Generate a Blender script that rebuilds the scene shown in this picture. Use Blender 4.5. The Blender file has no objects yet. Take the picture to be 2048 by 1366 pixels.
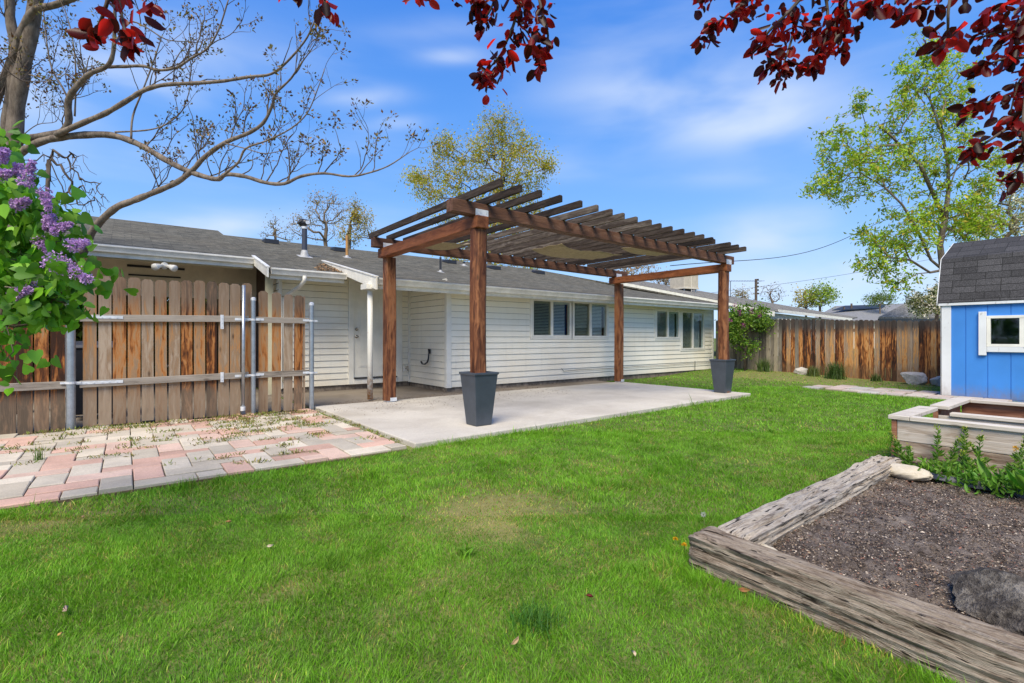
import bpy, math, random
import numpy as np
from mathutils import Vector, Matrix
random.seed(7); RNG = np.random.default_rng(11)
C = bpy.context.scene.collection
SC = bpy.context.scene
# ------------------------------------------------------------------ camera
YAW = math.radians(37.9); FPX = 994.0; CAMH = 1.15; VH = 675.0
FW = (math.sin(YAW), math.cos(YAW)); RT = (math.cos(YAW), -math.sin(YAW))
cam = bpy.data.cameras.new('camera'); co = bpy.data.objects.new('camera', cam); C.objects.link(co)
co.location = (0, 0, CAMH); co.rotation_euler = (math.radians(90), 0, -YAW)
cam.sensor_width = 36; cam.lens = 36*FPX/2048; cam.shift_y = -8/2048
cam.clip_start = .05; cam.clip_end = 2000
SC.camera = co
# ------------------------------------------------------------------ light
SUN_EL = math.radians(52); SUN_AZ = math.radians(230)      # azimuth clockwise from +Y
sd = bpy.data.lights.new('sun', 'SUN'); sd.energy = 4.3; sd.angle = math.radians(34); sd.color = (1, .90, .72)
so = bpy.data.objects.new('sun', sd); C.objects.link(so)
sv = Vector((math.sin(SUN_AZ)*math.cos(SUN_EL), math.cos(SUN_AZ)*math.cos(SUN_EL), math.sin(SUN_EL)))
so.rotation_euler = sv.to_track_quat('Z', 'Y').to_euler()
SC.view_settings.view_transform = 'Standard'; SC.view_settings.look = 'None'
SC.view_settings.gamma = 1; SC.view_settings.exposure = .47

def N(nt, typ, **kw):
    n = nt.nodes.new(typ)
    for k, v in kw.items():
        if k.startswith('_'): setattr(n, k[1:], v)
        else:
            key = int(k[1:]) if (k[0] == 'i' and k[1:].isdigit()) else k.replace('__', ' ')
            if isinstance(v, bpy.types.NodeSocket): nt.links.new(v, n.inputs[key])
            else: n.inputs[key].default_value = v
    return n
def MA(nt, op, a, b=None, c=None, clamp=False):
    n = nt.nodes.new('ShaderNodeMath'); n.operation = op; n.use_clamp = clamp
    for i, v in enumerate((a, b, c)):
        if v is None: continue
        if isinstance(v, bpy.types.NodeSocket): nt.links.new(v, n.inputs[i])
        else: n.inputs[i].default_value = v
    return n.outputs[0]
def VM(nt, op, a, b=None, out=0):
    n = nt.nodes.new('ShaderNodeVectorMath'); n.operation = op
    for i, v in enumerate((a, b)):
        if v is None: continue
        if isinstance(v, bpy.types.NodeSocket): nt.links.new(v, n.inputs[i])
        else: n.inputs[i].default_value = v
    return n.outputs[out]
def MIX(nt, fac, a, b, mode='MIX'):
    n = nt.nodes.new('ShaderNodeMix'); n.data_type = 'RGBA'; n.blend_type = mode
    for i, v in ((0, fac), (6, a), (7, b)):
        if isinstance(v, bpy.types.NodeSocket): nt.links.new(v, n.inputs[i])
        else:
            if i > 0 and len(v) == 3: v = (*v, 1)
            n.inputs[i].default_value = v
    return n.outputs[2]
def RAMP(nt, fac, stops, interp='LINEAR'):
    n = nt.nodes.new('ShaderNodeValToRGB'); nt.links.new(fac, n.inputs[0]); cr = n.color_ramp; cr.interpolation = interp
    while len(cr.elements) < len(stops): cr.elements.new(.5)
    for e, (p, c) in zip(cr.elements, stops):
        e.position = p; e.color = (c, c, c, 1) if isinstance(c, (int, float)) else (*c, 1)
    return n.outputs[0]
def SS(nt, x, lo, hi):
    n = nt.nodes.new('ShaderNodeMapRange'); n.interpolation_type = 'SMOOTHSTEP'
    nt.links.new(x, n.inputs[0]); n.inputs[1].default_value = lo; n.inputs[2].default_value = hi
    return n.outputs[0]
def ray(u, v):
    a = (u-1024)/FPX; b = (VH-v)/FPX
    return Vector((FW[0]+RT[0]*a, FW[1]+RT[1]*a, b))
def P(u, v, D):
    d = ray(u, v); return Vector((d.x*D, d.y*D, CAMH+d.z*D))

# ------------------------------------------------------------------ sky
W = bpy.data.worlds.new('World'); SC.world = W; W.use_nodes = True
nt = W.node_tree; nt.nodes.clear()
sky = nt.nodes.new('ShaderNodeTexSky'); sky.sky_type = 'NISHITA'; sky.sun_disc = False
sky.sun_elevation = SUN_EL; sky.sun_rotation = SUN_AZ; sky.air_density = 1.0; sky.dust_density = .6; sky.ozone_density = 2.0
tc = nt.nodes.new('ShaderNodeTexCoord'); dirv = tc.outputs['Generated']
hsv = N(nt, 'ShaderNodeHueSaturation', Saturation=1.42, Value=1.55, Color=sky.outputs[0])
hsv.inputs['Hue'].default_value = .508
skycol = hsv.outputs[0]
sep = N(nt, 'ShaderNodeSeparateXYZ', Vector=dirv)
# keep the lowest sky blue-white rather than yellow
hz = SS(nt, sep.outputs[2], .30, -.02)
clear = RAMP(nt, sep.outputs[2], [(0.0, (3.1/8, 4.2/8, 5.9/8)), (.16, (1.75/8, 3.2/8, 5.6/8)), (.36, (.82/8, 2.2/8, 5.3/8)), (.62, (.36/8, 1.4/8, 4.7/8)), (1.0, (.4/8, 1.3/8, 4.2/8))])
clear = VM(nt, 'MULTIPLY', clear, (8, 8, 8))
skycol = MIX(nt, .85, skycol, clear)
nz = N(nt, 'ShaderNodeTexNoise', Vector=N(nt, 'ShaderNodeMapping', Vector=dirv, Scale=(2.4, 2.4, 6)).outputs[0], Scale=1.6, Detail=4, Roughness=.45, Distortion=.3).outputs[0]
fine = SS(nt, nz, .30, .70)
tot = None
clouds = [(720,196,85,20,.6),(790,246,70,14,.42),(905,112,70,16,.42),(1280,182,190,40,.5),(1490,232,190,62,.8),
          (1545,470,120,45,.8),(1740,560,330,45,.55),(150,150,300,110,.65),(420,452,220,34,.75),(1100,330,200,30,.2),(1480,590,300,50,.3),(880,60,140,22,.25),(1450,355,170,22,.2),(600,300,240,40,.25),(1330,120,200,30,.2)]
for (u, v, ru, rv, s) in clouds:
    d = ray(u, v); k = d.length; dn = d.normalized()
    rx = Vector((RT[0], RT[1], 0)); rx = (rx - dn*rx.dot(dn)).normalized(); uy = rx.cross(dn)*-1
    a = MA(nt, 'MULTIPLY', VM(nt, 'DOT_PRODUCT', dirv, tuple(rx), 1), FPX*k/ru/1.0)
    b = MA(nt, 'MULTIPLY', VM(nt, 'DOT_PRODUCT', dirv, tuple(uy), 1), FPX*k/rv/1.0)
    b = MA(nt, 'ADD', b, MA(nt, 'MULTIPLY', a, .22))
    r2 = MA(nt, 'ADD', MA(nt, 'MULTIPLY', a, a), MA(nt, 'MULTIPLY', b, b))
    g_ = MA(nt, 'EXPONENT', MA(nt, 'MULTIPLY', r2, -1.0))
    fr = MA(nt, 'GREATER_THAN', VM(nt, 'DOT_PRODUCT', dirv, tuple(dn), 1), 0)
    g_ = MA(nt, 'MULTIPLY', MA(nt, 'MULTIPLY', g_, s), fr)
    tot = g_ if tot is None else MA(nt, 'ADD', tot, g_)
cm = MA(nt, 'MULTIPLY', tot, MA(nt, 'ADD', MA(nt, 'MULTIPLY', fine, 1.05), .12), clamp=True)
wisp = N(nt, 'ShaderNodeTexNoise', Vector=N(nt, 'ShaderNodeMapping', Vector=dirv, Scale=(1.3, 1.3, 6.5), Location=(3, 1, 2)).outputs[0], Scale=1.7, Detail=5, Roughness=.5).outputs[0]
cm = MA(nt, 'ADD', cm, MA(nt, 'MULTIPLY', SS(nt, wisp, .48, .8), .22), clamp=True)
skycol = MIX(nt, cm, skycol, (4.3, 4.9, 5.9))
bg = N(nt, 'ShaderNodeBackground', Color=skycol, Strength=.13)
wo = nt.nodes.new('ShaderNodeOutputWorld'); nt.links.new(bg.outputs[0], wo.inputs[0])

# ------------------------------------------------------------------ helpers
def tag(o, label=None, cat=None, group=None, kind=None):
    if label: o['label'] = label
    if cat: o['category'] = cat
    if group: o['group'] = group
    if kind: o['kind'] = kind
    return o
def thing(name, label, cat, loc=(0, 0, 0), group=None, rz=0):
    o = bpy.data.objects.new(name, None); C.objects.link(o); o.location = loc; o.rotation_euler = (0, 0, rz)
    o.empty_display_size = .1
    return tag(o, label, cat, group)
class MB:
    def __init__(s): s.v = []; s.f = []; s.c = []; s.o = Vector((0, 0, 0))
    def add(s, vs, fs, col=None):
        if col is None: r = random.random; col = (r(), r(), r())
        b = len(s.v); s.v += [tuple(x) for x in vs]; s.c += [col]*len(vs)
        s.f += [tuple(i+b for i in f) for f in fs]
    def box(s, x0, x1, y0, y1, z0, z1, col=None):
        s.add([(x0,y0,z0),(x1,y0,z0),(x1,y1,z0),(x0,y1,z0),(x0,y0,z1),(x1,y0,z1),(x1,y1,z1),(x0,y1,z1)],
              [(0,3,2,1),(4,5,6,7),(0,1,5,4),(1,2,6,5),(2,3,7,6),(3,0,4,7)], col)
    def hexa(s, p, col=None):      # 8 points, bottom ring then top ring
        s.add(p, [(0,3,2,1),(4,5,6,7),(0,1,5,4),(1,2,6,5),(2,3,7,6),(3,0,4,7)], col)
    def prism(s, poly, th, col=None):   # polygon (3D, ccw from above), extruded down by th
        n = len(poly); top = [Vector(p) for p in poly]; bot = [p-Vector((0, 0, th)) for p in top]
        s.add(top+bot, [tuple(range(n)), tuple(reversed(range(n, 2*n)))]+[((i+1) % n, i, n+i, n+(i+1) % n) for i in range(n)], col)
    def bar(s, a, b, w, h, col=None):     # rectangular bar a->b, width w horizontally, height h
        a = Vector(a); b = Vector(b); t = (b-a).normalized()
        side = t.cross(Vector((0, 0, 1)))
        if side.length < 1e-4: side = Vector((1, 0, 0))
        side.normalize(); up = side.cross(t); vs = []
        for p in (a, b):
            for sx, sz in ((-1,-1),(1,-1),(1,1),(-1,1)): vs.append(p+side*sx*w/2+up*sz*h/2)
        s.add(vs, [(0,1,2,3),(7,6,5,4),(0,4,5,1),(1,5,6,2),(2,6,7,3),(3,7,4,0)], col)
    def tube(s, pts, rad, n=8, col=None, cap=True):
        pts = [Vector(p) for p in pts]; m = len(pts)
        if isinstance(rad, (int, float)): rad = [rad]*m
        vs = []; ref = None
        for i, p in enumerate(pts):
            t = (pts[min(i+1, m-1)]-pts[max(i-1, 0)]).normalized()
            if ref is None:
                ref = Vector((0, 0, 1)) if abs(t.z) < .9 else Vector((1, 0, 0))
            a = (ref - t*ref.dot(t)).normalized(); ref = a; b = t.cross(a)
            for k in range(n):
                an = 2*math.pi*k/n; vs.append(p+(a*math.cos(an)+b*math.sin(an))*rad[i])
        fs = [(i*n+k, i*n+(k+1) % n, (i+1)*n+(k+1) % n, (i+1)*n+k) for i in range(m-1) for k in range(n)]
        if cap: fs += [tuple(reversed(range(n))), tuple(range((m-1)*n, m*n))]
        s.add(vs, fs, col)
    def build(s, name, m, parent=None, bev=0, smooth=False, subsurf=0):
        me = bpy.data.meshes.new(name); off = Vector(parent.location) if parent and parent.parent is None else Vector((0, 0, 0))
        if parent and parent.parent is not None: off = Vector(parent.parent.location)
        v = [(a-off.x, b-off.y, c-off.z) for a, b, c in s.v]
        me.from_pydata(v, [], s.f); me.update()
        at = me.color_attributes.new('col', 'FLOAT_COLOR', 'POINT')
        at.data.foreach_set('color', np.concatenate([np.array(s.c, dtype=np.float32).reshape(-1, 3), np.ones((len(s.c), 1), np.float32)], 1).ravel())
        me.materials.append(m)
        if smooth:
            me.polygons.foreach_set('use_smooth', [True]*len(me.polygons))
        o = bpy.data.objects.new(name, me); C.objects.link(o)
        if parent: o.parent = parent
        if bev:
            b = o.modifiers.new('bevel', 'BEVEL'); b.width = bev; b.segments = 2; b.limit_method = 'ANGLE'
        return o
def npmesh(name, V, F, col, m, parent=None):
    """V (n,3); F (m,k) constant arity; col (n,3)"""
    me = bpy.data.meshes.new(name)
    if parent is not None:
        V = V-np.array(parent.location if parent.parent is None else parent.parent.location)
    V = np.ascontiguousarray(V, dtype=np.float32); F = np.ascontiguousarray(F, dtype=np.int32)
    me.vertices.add(len(V)); me.vertices.foreach_set('co', V.ravel())
    k = F.shape[1]; me.loops.add(F.size); me.loops.foreach_set('vertex_index', F.ravel())
    me.polygons.add(len(F)); me.polygons.foreach_set('loop_start', np.arange(0, F.size, k, dtype=np.int32))
    me.polygons.foreach_set('loop_total', np.full(len(F), k, dtype=np.int32))
    me.update(calc_edges=True)
    at = me.color_attributes.new('col', 'FLOAT_COLOR', 'POINT')
    at.data.foreach_set('color', np.concatenate([col.astype(np.float32), np.ones((len(V), 1), np.float32)], 1).ravel())
    me.materials.append(m)
    o = bpy.data.objects.new(name, me); C.objects.link(o)
    if parent is not None: o.parent = parent
    return o
def unit(a): return a/np.maximum(np.linalg.norm(a, axis=-1, keepdims=True), 1e-9)
# leaf templates: (verts (k,3) x along leaf, y across, z fold), faces
def tpl_leaf(w=.5, n=3, p=1.0):
    vs = [(0, 0, 0)]; ts = np.linspace(0, 1, n+2)[1:-1]
    for t in ts: vs.append((t, w*.5*math.sin(math.pi*t**.85)**p, .10))
    vs.append((1, 0, -.06))
    for t in ts[::-1]: vs.append((t, -w*.5*math.sin(math.pi*t**.85)**p, .10))
    k = len(vs)
    return np.array(vs), None
def tpl_heart():
    o = [(0,0,0),(-.10,.20,.05),(.02,.42,.06),(.28,.44,.05),(.62,.25,.02),(1,0,-.10)]
    vs = o+[(x, -y, z) for x, y, z in o[-2:0:-1]]
    return np.array(vs), None
def scatter(name, pts, dirs, size, tpl, cols, m, parent=None, nrm=None):
    """place leaf polygons: pts (n,3), dirs (n,3) along leaf, size (n,), cols (n,3); halves split on the midrib"""
    V, _ = tpl; k = len(V); n = len(pts); h = k//2
    d = unit(dirs); r = RNG.normal(size=(n, 3)) if nrm is None else nrm
    s = unit(np.cross(d, r)); u = np.cross(s, d)
    X = pts[:, None, :]+size[:, None, None]*(V[None, :, 0:1]*d[:, None]+V[None, :, 1:2]*s[:, None]+V[None, :, 2:3]*u[:, None])
    VV = X.reshape(-1, 3); base = (np.arange(n)*k)[:, None]
    f1 = base+np.arange(0, h+1)[None]; f2 = base+np.concatenate([[0], np.arange(h, k)])[None]
    F = np.concatenate([f1, f2], 0) if f1.shape[1] == f2.shape[1] else None
    return npmesh(name, VV, F, np.repeat(cols, k, 0), m, parent)

# ------------------------------------------------------------------ materials
def newmat(name):
    m = bpy.data.materials.new(name); m.use_nodes = True; t = m.node_tree; b = t.nodes['Principled BSDF']
    return m, t, b
def bump(t, b, h, st, dist=.01):
    n = N(t, 'ShaderNodeBump', Height=h, Strength=st, Distance=dist); t.links.new(n.outputs[0], b.inputs['Normal'])
def attr(t, name='col'):
    n = t.nodes.new('ShaderNodeAttribute'); n.attribute_name = name; return n
def objco(t): return t.nodes.new('ShaderNodeTexCoord').outputs['Object']
def plain(name, col, rough=.6, metal=0, noise=.08, nscale=6, bmp=0):
    m, t, b = newmat(name); b.inputs['Roughness'].default_value = rough; b.inputs['Metallic'].default_value = metal
    nz = N(t, 'ShaderNodeTexNoise', Vector=objco(t), Scale=nscale, Detail=6, Roughness=.65).outputs[0]
    k = RAMP(t, nz, [(.3, 1-noise*2), (.7, 1+noise)])
    c = MIX(t, 1, col, k, 'MULTIPLY'); t.links.new(c, b.inputs['Base Color'])
    if bmp: bump(t, b, nz, bmp)
    return m
def wood(name, stops, axis=2, rough=.8, scale=1.0, bst=.5, vert=None, varamt=.35, knots=True):
    """stops: colour ramp for the grain; axis: direction of the grain; vert: list (z0,z1,colour,amount) weathering bands"""
    m, t, b = newmat(name); b.inputs['Roughness'].default_value = rough; b.inputs['Specular IOR Level'].default_value = .25
    a = attr(t).outputs['Color']; co_ = objco(t)
    off = VM(t, 'MULTIPLY', a, (7., 9., 5.)); p = VM(t, 'ADD', co_, off)
    sc = [14*scale]*3; sc[axis] = .9*scale
    mp = N(t, 'ShaderNodeMapping', Vector=p, Scale=tuple(sc)).outputs[0]
    warp = N(t, 'ShaderNodeTexNoise', Vector=N(t, 'ShaderNodeMapping', Vector=p, Scale=tuple(2.2 if i != axis else 1.2 for i in range(3))).outputs[0], Scale=1.5, Detail=2).outputs['Color']
    mpw = VM(t, 'ADD', mp, VM(t, 'MULTIPLY', warp, (2.2, 2.2, 2.2)))
    g1 = N(t, 'ShaderNodeTexNoise', Vector=mpw, Scale=1.6, Detail=6, Roughness=.62).outputs[0]
    sc2 = [120*scale]*3; sc2[axis] = 3*scale
    g2 = N(t, 'ShaderNodeTexNoise', Vector=N(t, 'ShaderNodeMapping', Vector=p, Scale=tuple(sc2)).outputs[0], Scale=1, Detail=3, Roughness=.6).outputs[0]
    g = MA(t, 'ADD', MA(t, 'MULTIPLY', g1, .78), MA(t, 'MULTIPLY', g2, .26))
    rnd = N(t, 'ShaderNodeSeparateColor', Color=a).outputs[0]
    g = MA(t, 'ADD', g, MA(t, 'MULTIPLY', MA(t, 'SUBTRACT', rnd, .5), varamt))
    col = RAMP(t, g, stops)
    if knots:
        ks = [5.5]*3; ks[axis] = 2.0
        vo = N(t, 'ShaderNodeTexVoronoi', Vector=N(t, 'ShaderNodeMapping', Vector=p, Scale=tuple(ks)).outputs[0], Scale=1.3).outputs[0]
        kf = SS(t, vo, .16, .03)
        col = MIX(t, MA(t, 'MULTIPLY', kf, .75), col, (.045, .022, .012))
    if vert:
        z = N(t, 'ShaderNodeSeparateXYZ', Vector=co_).outputs[axis]
        zz = MA(t, 'ADD', z, MA(t, 'MULTIPLY', MA(t, 'SUBTRACT', g1, .5), .5))
        for (z0, z1, c, am) in vert:
            f = MA(t, 'MULTIPLY', SS(t, zz, z0, z1), am)
            gr = MIX(t, 1, c, RAMP(t, g, [(.3, .55), (.7, 1.25)]), 'MULTIPLY')
            col = MIX(t, f, col, gr)
    t.links.new(col, b.inputs['Base Color'])
    bump(t, b, MA(t, 'ADD', g2, g1), bst, .006)
    return m
def leafmat(name, trans=.4, rough=.45, tint=(1, 1, 1), tcol=1.6):
    m, t, b = newmat(name); a = attr(t).outputs['Color']
    t.links.new(a, b.inputs['Base Color']); b.inputs['Roughness'].default_value = rough
    b.inputs['Specular IOR Level'].default_value = .3
    tr = N(t, 'ShaderNodeBsdfTranslucent', Color=MIX(t, 1, a, (tint[0]*tcol, tint[1]*tcol, tint[2]*tcol), 'MULTIPLY'))
    mx = N(t, 'ShaderNodeMixShader', Fac=trans); t.links.new(b.outputs[0], mx.inputs[1]); t.links.new(tr.outputs[0], mx.inputs[2])
    t.links.new(mx.outputs[0], t.nodes['Material Output'].inputs[0])
    return m
def bark(name, c1, c2, sc=8, bst=.6):
    m, t, b = newmat(name); b.inputs['Roughness'].default_value = .9
    co_ = objco(t); n1 = N(t, 'ShaderNodeTexNoise', Vector=N(t, 'ShaderNodeMapping', Vector=co_, Scale=(1, 1, .35)).outputs[0], Scale=sc, Detail=7, Roughness=.7).outputs[0]
    t.links.new(RAMP(t, n1, [(.35, c1), (.65, c2)]), b.inputs['Base Color']); bump(t, b, n1, bst, .02)
    return m
M = {}
M['siding'] = plain('cream_vinyl', (.80, .765, .665), .45, noise=.05, nscale=1.7)
def siding_mat():
    m, t, b = newmat('cream_vinyl_siding'); b.inputs['Roughness'].default_value = .5
    co_ = objco(t)
    n1 = N(t, 'ShaderNodeTexNoise', Vector=N(t, 'ShaderNodeMapping', Vector=co_, Scale=(1, 1, 1)).outputs[0], Scale=1.1, Detail=6, Roughness=.6).outputs[0]
    st = N(t, 'ShaderNodeTexNoise', Vector=N(t, 'ShaderNodeMapping', Vector=co_, Scale=(9, 9, .6)).outputs[0], Scale=1, Detail=5, Roughness=.6).outputs[0]
    c = MIX(t, SS(t, n1, .35, .7), (.90, .86, .74), (.86, .79, .64))
    c = MIX(t, MA(t, 'MULTIPLY', SS(t, st, .5, .8), .25), c, (.60, .56, .46))
    z = N(t, 'ShaderNodeSeparateXYZ', Vector=co_).outputs[2]
    dirt = MA(t, 'MULTIPLY', SS(t, MA(t, 'ADD', z, MA(t, 'MULTIPLY', st, .25)), .5, .12), .45)
    c = MIX(t, dirt, c, (.50, .44, .34))
    t.links.new(c, b.inputs['Base Color'])
    gr = N(t, 'ShaderNodeTexNoise', Vector=N(t, 'ShaderNodeMapping', Vector=co_, Scale=(3, 3, 60)).outputs[0], Scale=2, Detail=3).outputs[0]
    bump(t, b, gr, .12, .004)
    return m
M['siding'] = siding_mat()
M['white'] = plain('white_paint', (.80, .775, .70), .4, noise=.06, nscale=4)
M['gutter'] = plain('white_gutter_paint', (.82, .785, .70), .35, noise=.10, nscale=5)
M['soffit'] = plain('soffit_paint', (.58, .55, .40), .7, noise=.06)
M['beige'] = plain('beige_wall_paint', (.72, .64, .52), .8, noise=.08, nscale=3)
M['found'] = plain('rough_foundation_concrete', (.23, .185, .14), .95, noise=.35, nscale=9, bmp=.8)
M['galv'] = plain('galvanised_steel', (.42, .46, .50), .38, .75, noise=.12, nscale=14)
M['bracket'] = plain('zinc_bracket', (.72, .74, .76), .45, .3, noise=.12, nscale=12)
M['flash'] = plain('dull_flashing', (.42, .42, .42), .6, noise=.2, nscale=14)
M['black'] = plain('black_iron', (.025, .025, .03), .4, noise=.1)
M['slate'] = plain('charcoal_plastic', (.052, .064, .082), .42, noise=.12, nscale=5)
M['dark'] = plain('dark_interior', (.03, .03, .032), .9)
M['knob'] = plain('brushed_nickel', (.45, .43, .39), .25, 1)
M['blind'] = plain('blind_slats', (.74, .70, .62), .6, noise=.03)
M['rubber'] = plain('caster_black', (.03, .035, .05), .5)
M['blue'] = None
def glassmat(name, tint, fac):
    m, t, b = newmat(name); t.nodes.remove(b)
    gl = N(t, 'ShaderNodeBsdfGlossy', Color=(.9, .95, 1, 1), Roughness=.03)
    tr = N(t, 'ShaderNodeBsdfTransparent', Color=(*tint, 1))
    fr = MA(t, 'POWER', N(t, 'ShaderNodeLayerWeight', Blend=.5).outputs[1], 4.0)
    mx = N(t, 'ShaderNodeMixShader', Fac=MA(t, 'ADD', MA(t, 'MULTIPLY', fr, .35), fac, clamp=True))
    t.links.new(tr.outputs[0], mx.inputs[1]); t.links.new(gl.outputs[0], mx.inputs[2])
    t.links.new(mx.outputs[0], t.nodes['Material Output'].inputs[0]); return m
M['glass'] = glassmat('window_glass', (.84, .90, .91), .035)
M['screen'] = glassmat('insect_screen', (.86, .85, .80), .0)
def shingle(name, c1, c2, c3, rowax='y', w=.30, h=.13, mort=.25):
    m, t, b = newmat(name); b.inputs['Roughness'].default_value = .95; b.inputs['Specular IOR Level'].default_value = .15
    co_ = objco(t); s = N(t, 'ShaderNodeSeparateXYZ', Vector=co_)
    cx, cy = (s.outputs[0], s.outputs[1]) if rowax == 'y' else (s.outputs[1], s.outputs[2])
    v = N(t, 'ShaderNodeCombineXYZ', X=cx, Y=cy).outputs[0]
    br = N(t, 'ShaderNodeTexBrick', Vector=v, Scale=1.0, Mortar__Size=.006, Mortar__Smooth=.2, Bias=0, Brick__Width=w, Row__Height=h,
           Color1=(0, 0, 0, 1), Color2=(1, 1, 1, 1), Mortar=(0, 0, 0, 1))
    br.offset = .37; br.offset_frequency = 3
    n1 = N(t, 'ShaderNodeTexNoise', Vector=N(t, 'ShaderNodeMapping', Vector=co_, Scale=((.35, 1.6, 1) if rowax == 'y' else (1, 1, 1))).outputs[0], Scale=(16 if rowax == 'y' else 70), Detail=6, Roughness=.75).outputs[0]
    n2 = N(t, 'ShaderNodeTexNoise', Vector=co_, Scale=.9, Detail=5, Roughness=.6).outputs[0]
    c = MIX(t, RAMP(t, br.outputs[0], [(0, 0.), (1, 1.)]), c1, c2)
    c = MIX(t, MA(t, 'MULTIPLY', SS(t, n2, .35, .75), .55), c, c3)
    c = MIX(t, 1, c, RAMP(t, n1, [(.36, .42), (.5, .95), (.64, 1.7)]), 'MULTIPLY')
    c = MIX(t, MA(t, 'MULTIPLY', br.outputs[1], mort), c, (.02, .02, .02))
    t.links.new(c, b.inputs['Base Color'])
    row = MA(t, 'FRACT', MA(t, 'DIVIDE', cy, h))
    hh = MA(t, 'ADD', MA(t, 'SUBTRACT', 1.0, row), MA(t, 'MULTIPLY', n1, .5))
    bump(t, b, hh, .8, .012)
    return m
M['roof'] = shingle('grey_asphalt_shingle', (.082, .078, .062), (.140, .131, .102), (.105, .093, .068))
M['roof2'] = shingle('taupe_asphalt_shingle', (.14, .135, .12), (.22, .21, .19), (.18, .17, .15))
M['shedroof'] = shingle('charcoal_shed_shingle', (.042, .041, .043), (.075, .073, .076), (.055, .054, .056), 'x', .34, .125, .85)
def concrete(name, c1, c2, stain, sc=3):
    m, t, b = newmat(name); b.inputs['Roughness'].default_value = .85
    co_ = objco(t); n1 = N(t, 'ShaderNodeTexNoise', Vector=co_, Scale=1.3, Detail=8, Roughness=.62, Distortion=.4).outputs[0]
    n2 = N(t, 'ShaderNodeTexNoise', Vector=co_, Scale=45, Detail=4, Roughness=.7).outputs[0]
    n3 = N(t, 'ShaderNodeTexNoise', Vector=VM(t, 'ADD', co_, (5, 3, 0)), Scale=.55, Detail=6, Roughness=.6).outputs[0]
    c = MIX(t, SS(t, n1, .35, .68), c1, c2); c = MIX(t, MA(t, 'MULTIPLY', SS(t, n3, .5, .72), .7), c, stain)
    n4 = N(t, 'ShaderNodeTexNoise', Vector=N(t, 'ShaderNodeMapping', Vector=co_, Scale=(1, 6, 1)).outputs[0], Scale=3.5, Detail=5, Roughness=.7).outputs[0]
    c = MIX(t, MA(t, 'MULTIPLY', SS(t, n4, .55, .75), .35), c, tuple(x*.72 for x in stain))
    c = MIX(t, 1, c, RAMP(t, n2, [(.3, .88), (.7, 1.08)]), 'MULTIPLY')
    t.links.new(c, b.inputs['Base Color']); bump(t, b, n2, .25, .003); return m
M['patio'] = concrete('patio_concrete', (.54, .50, .43), (.45, .41, .35), (.35, .31, .25))
M['oldslab'] = concrete('old_concrete', (.25, .21, .165), (.19, .155, .115), (.12, .09, .065))
# grey-brown cedar with orange showing through, for the fences
FENCE = [(.32, (.035, .014, .007)), (.40, (.15, .050, .014)), (.47, (.38, .15, .040)), (.54, (.36, .20, .09)), (.63, (.25, .17, .105)), (.78, (.38, .30, .22))]
M['picket'] = wood('weathered_cedar_picket', FENCE, 2, vert=[(1.30, 1.70, (.17, .125, .09), .85), (.60, .32, (.24, .18, .125), .8)], varamt=.42)
M['rail'] = wood('weathered_rail', [(.3, (.12, .10, .08)), (.48, (.27, .235, .195)), (.75, (.37, .33, .28))], 0, varamt=.15)
M['farpicket'] = wood('stained_cedar_picket', [(.32, (.03, .014, .008)), (.40, (.14, .045, .014)), (.48, (.42, .17, .045)), (.57, (.52, .28, .10)), (.66, (.27, .18, .11)), (.8, (.36, .27, .18))], 2,
                      vert=[(1.15, 1.5, (.06, .052, .045), .95), (.48, .26, (.15, .08, .04), .6)], varamt=.42)
M['greypicket'] = wood('grey_cedar_picket', [(.3, (.10, .085, .07)), (.5, (.21, .18, .14)), (.75, (.33, .28, .20))], 2,
                      vert=[(1.15, 1.6, (.06, .055, .05), .9)], varamt=.4)
RED = [(.34, (.022, .010, .006)), (.44, (.085, .028, .013)), (.52, (.16, .060, .026)), (.60, (.27, .11, .045)), (.68, (.20, .11, .062)), (.8, (.38, .25, .15))]
M['post'] = wood('red_stained_post', RED, 2, rough=.6, varamt=.10, scale=.62, bst=.6)
M['sidebeam'] = wood('red_stained_beam', [(.25, (.09, .024, .008)), (.45, (.20, .068, .026)), (.62, (.32, .115, .043)), (.85, (.42, .19, .08))], 1, rough=.6, varamt=.15, scale=.8, bst=.35)
M['beam'] = wood('brown_stained_beam', [(.28, (.022, .012, .009)), (.46, (.075, .036, .023)), (.64, (.14, .068, .042)), (.9, (.26, .18, .13))], 0, rough=.7, varamt=.15, scale=.8)
M['rafter'] = wood('weathered_rafter', [(.30, (.011, .008, .006)), (.46, (.032, .022, .016)), (.64, (.070, .053, .041)), (.85, (.19, .16, .13))], 1, varamt=.35, bst=.5)
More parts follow.
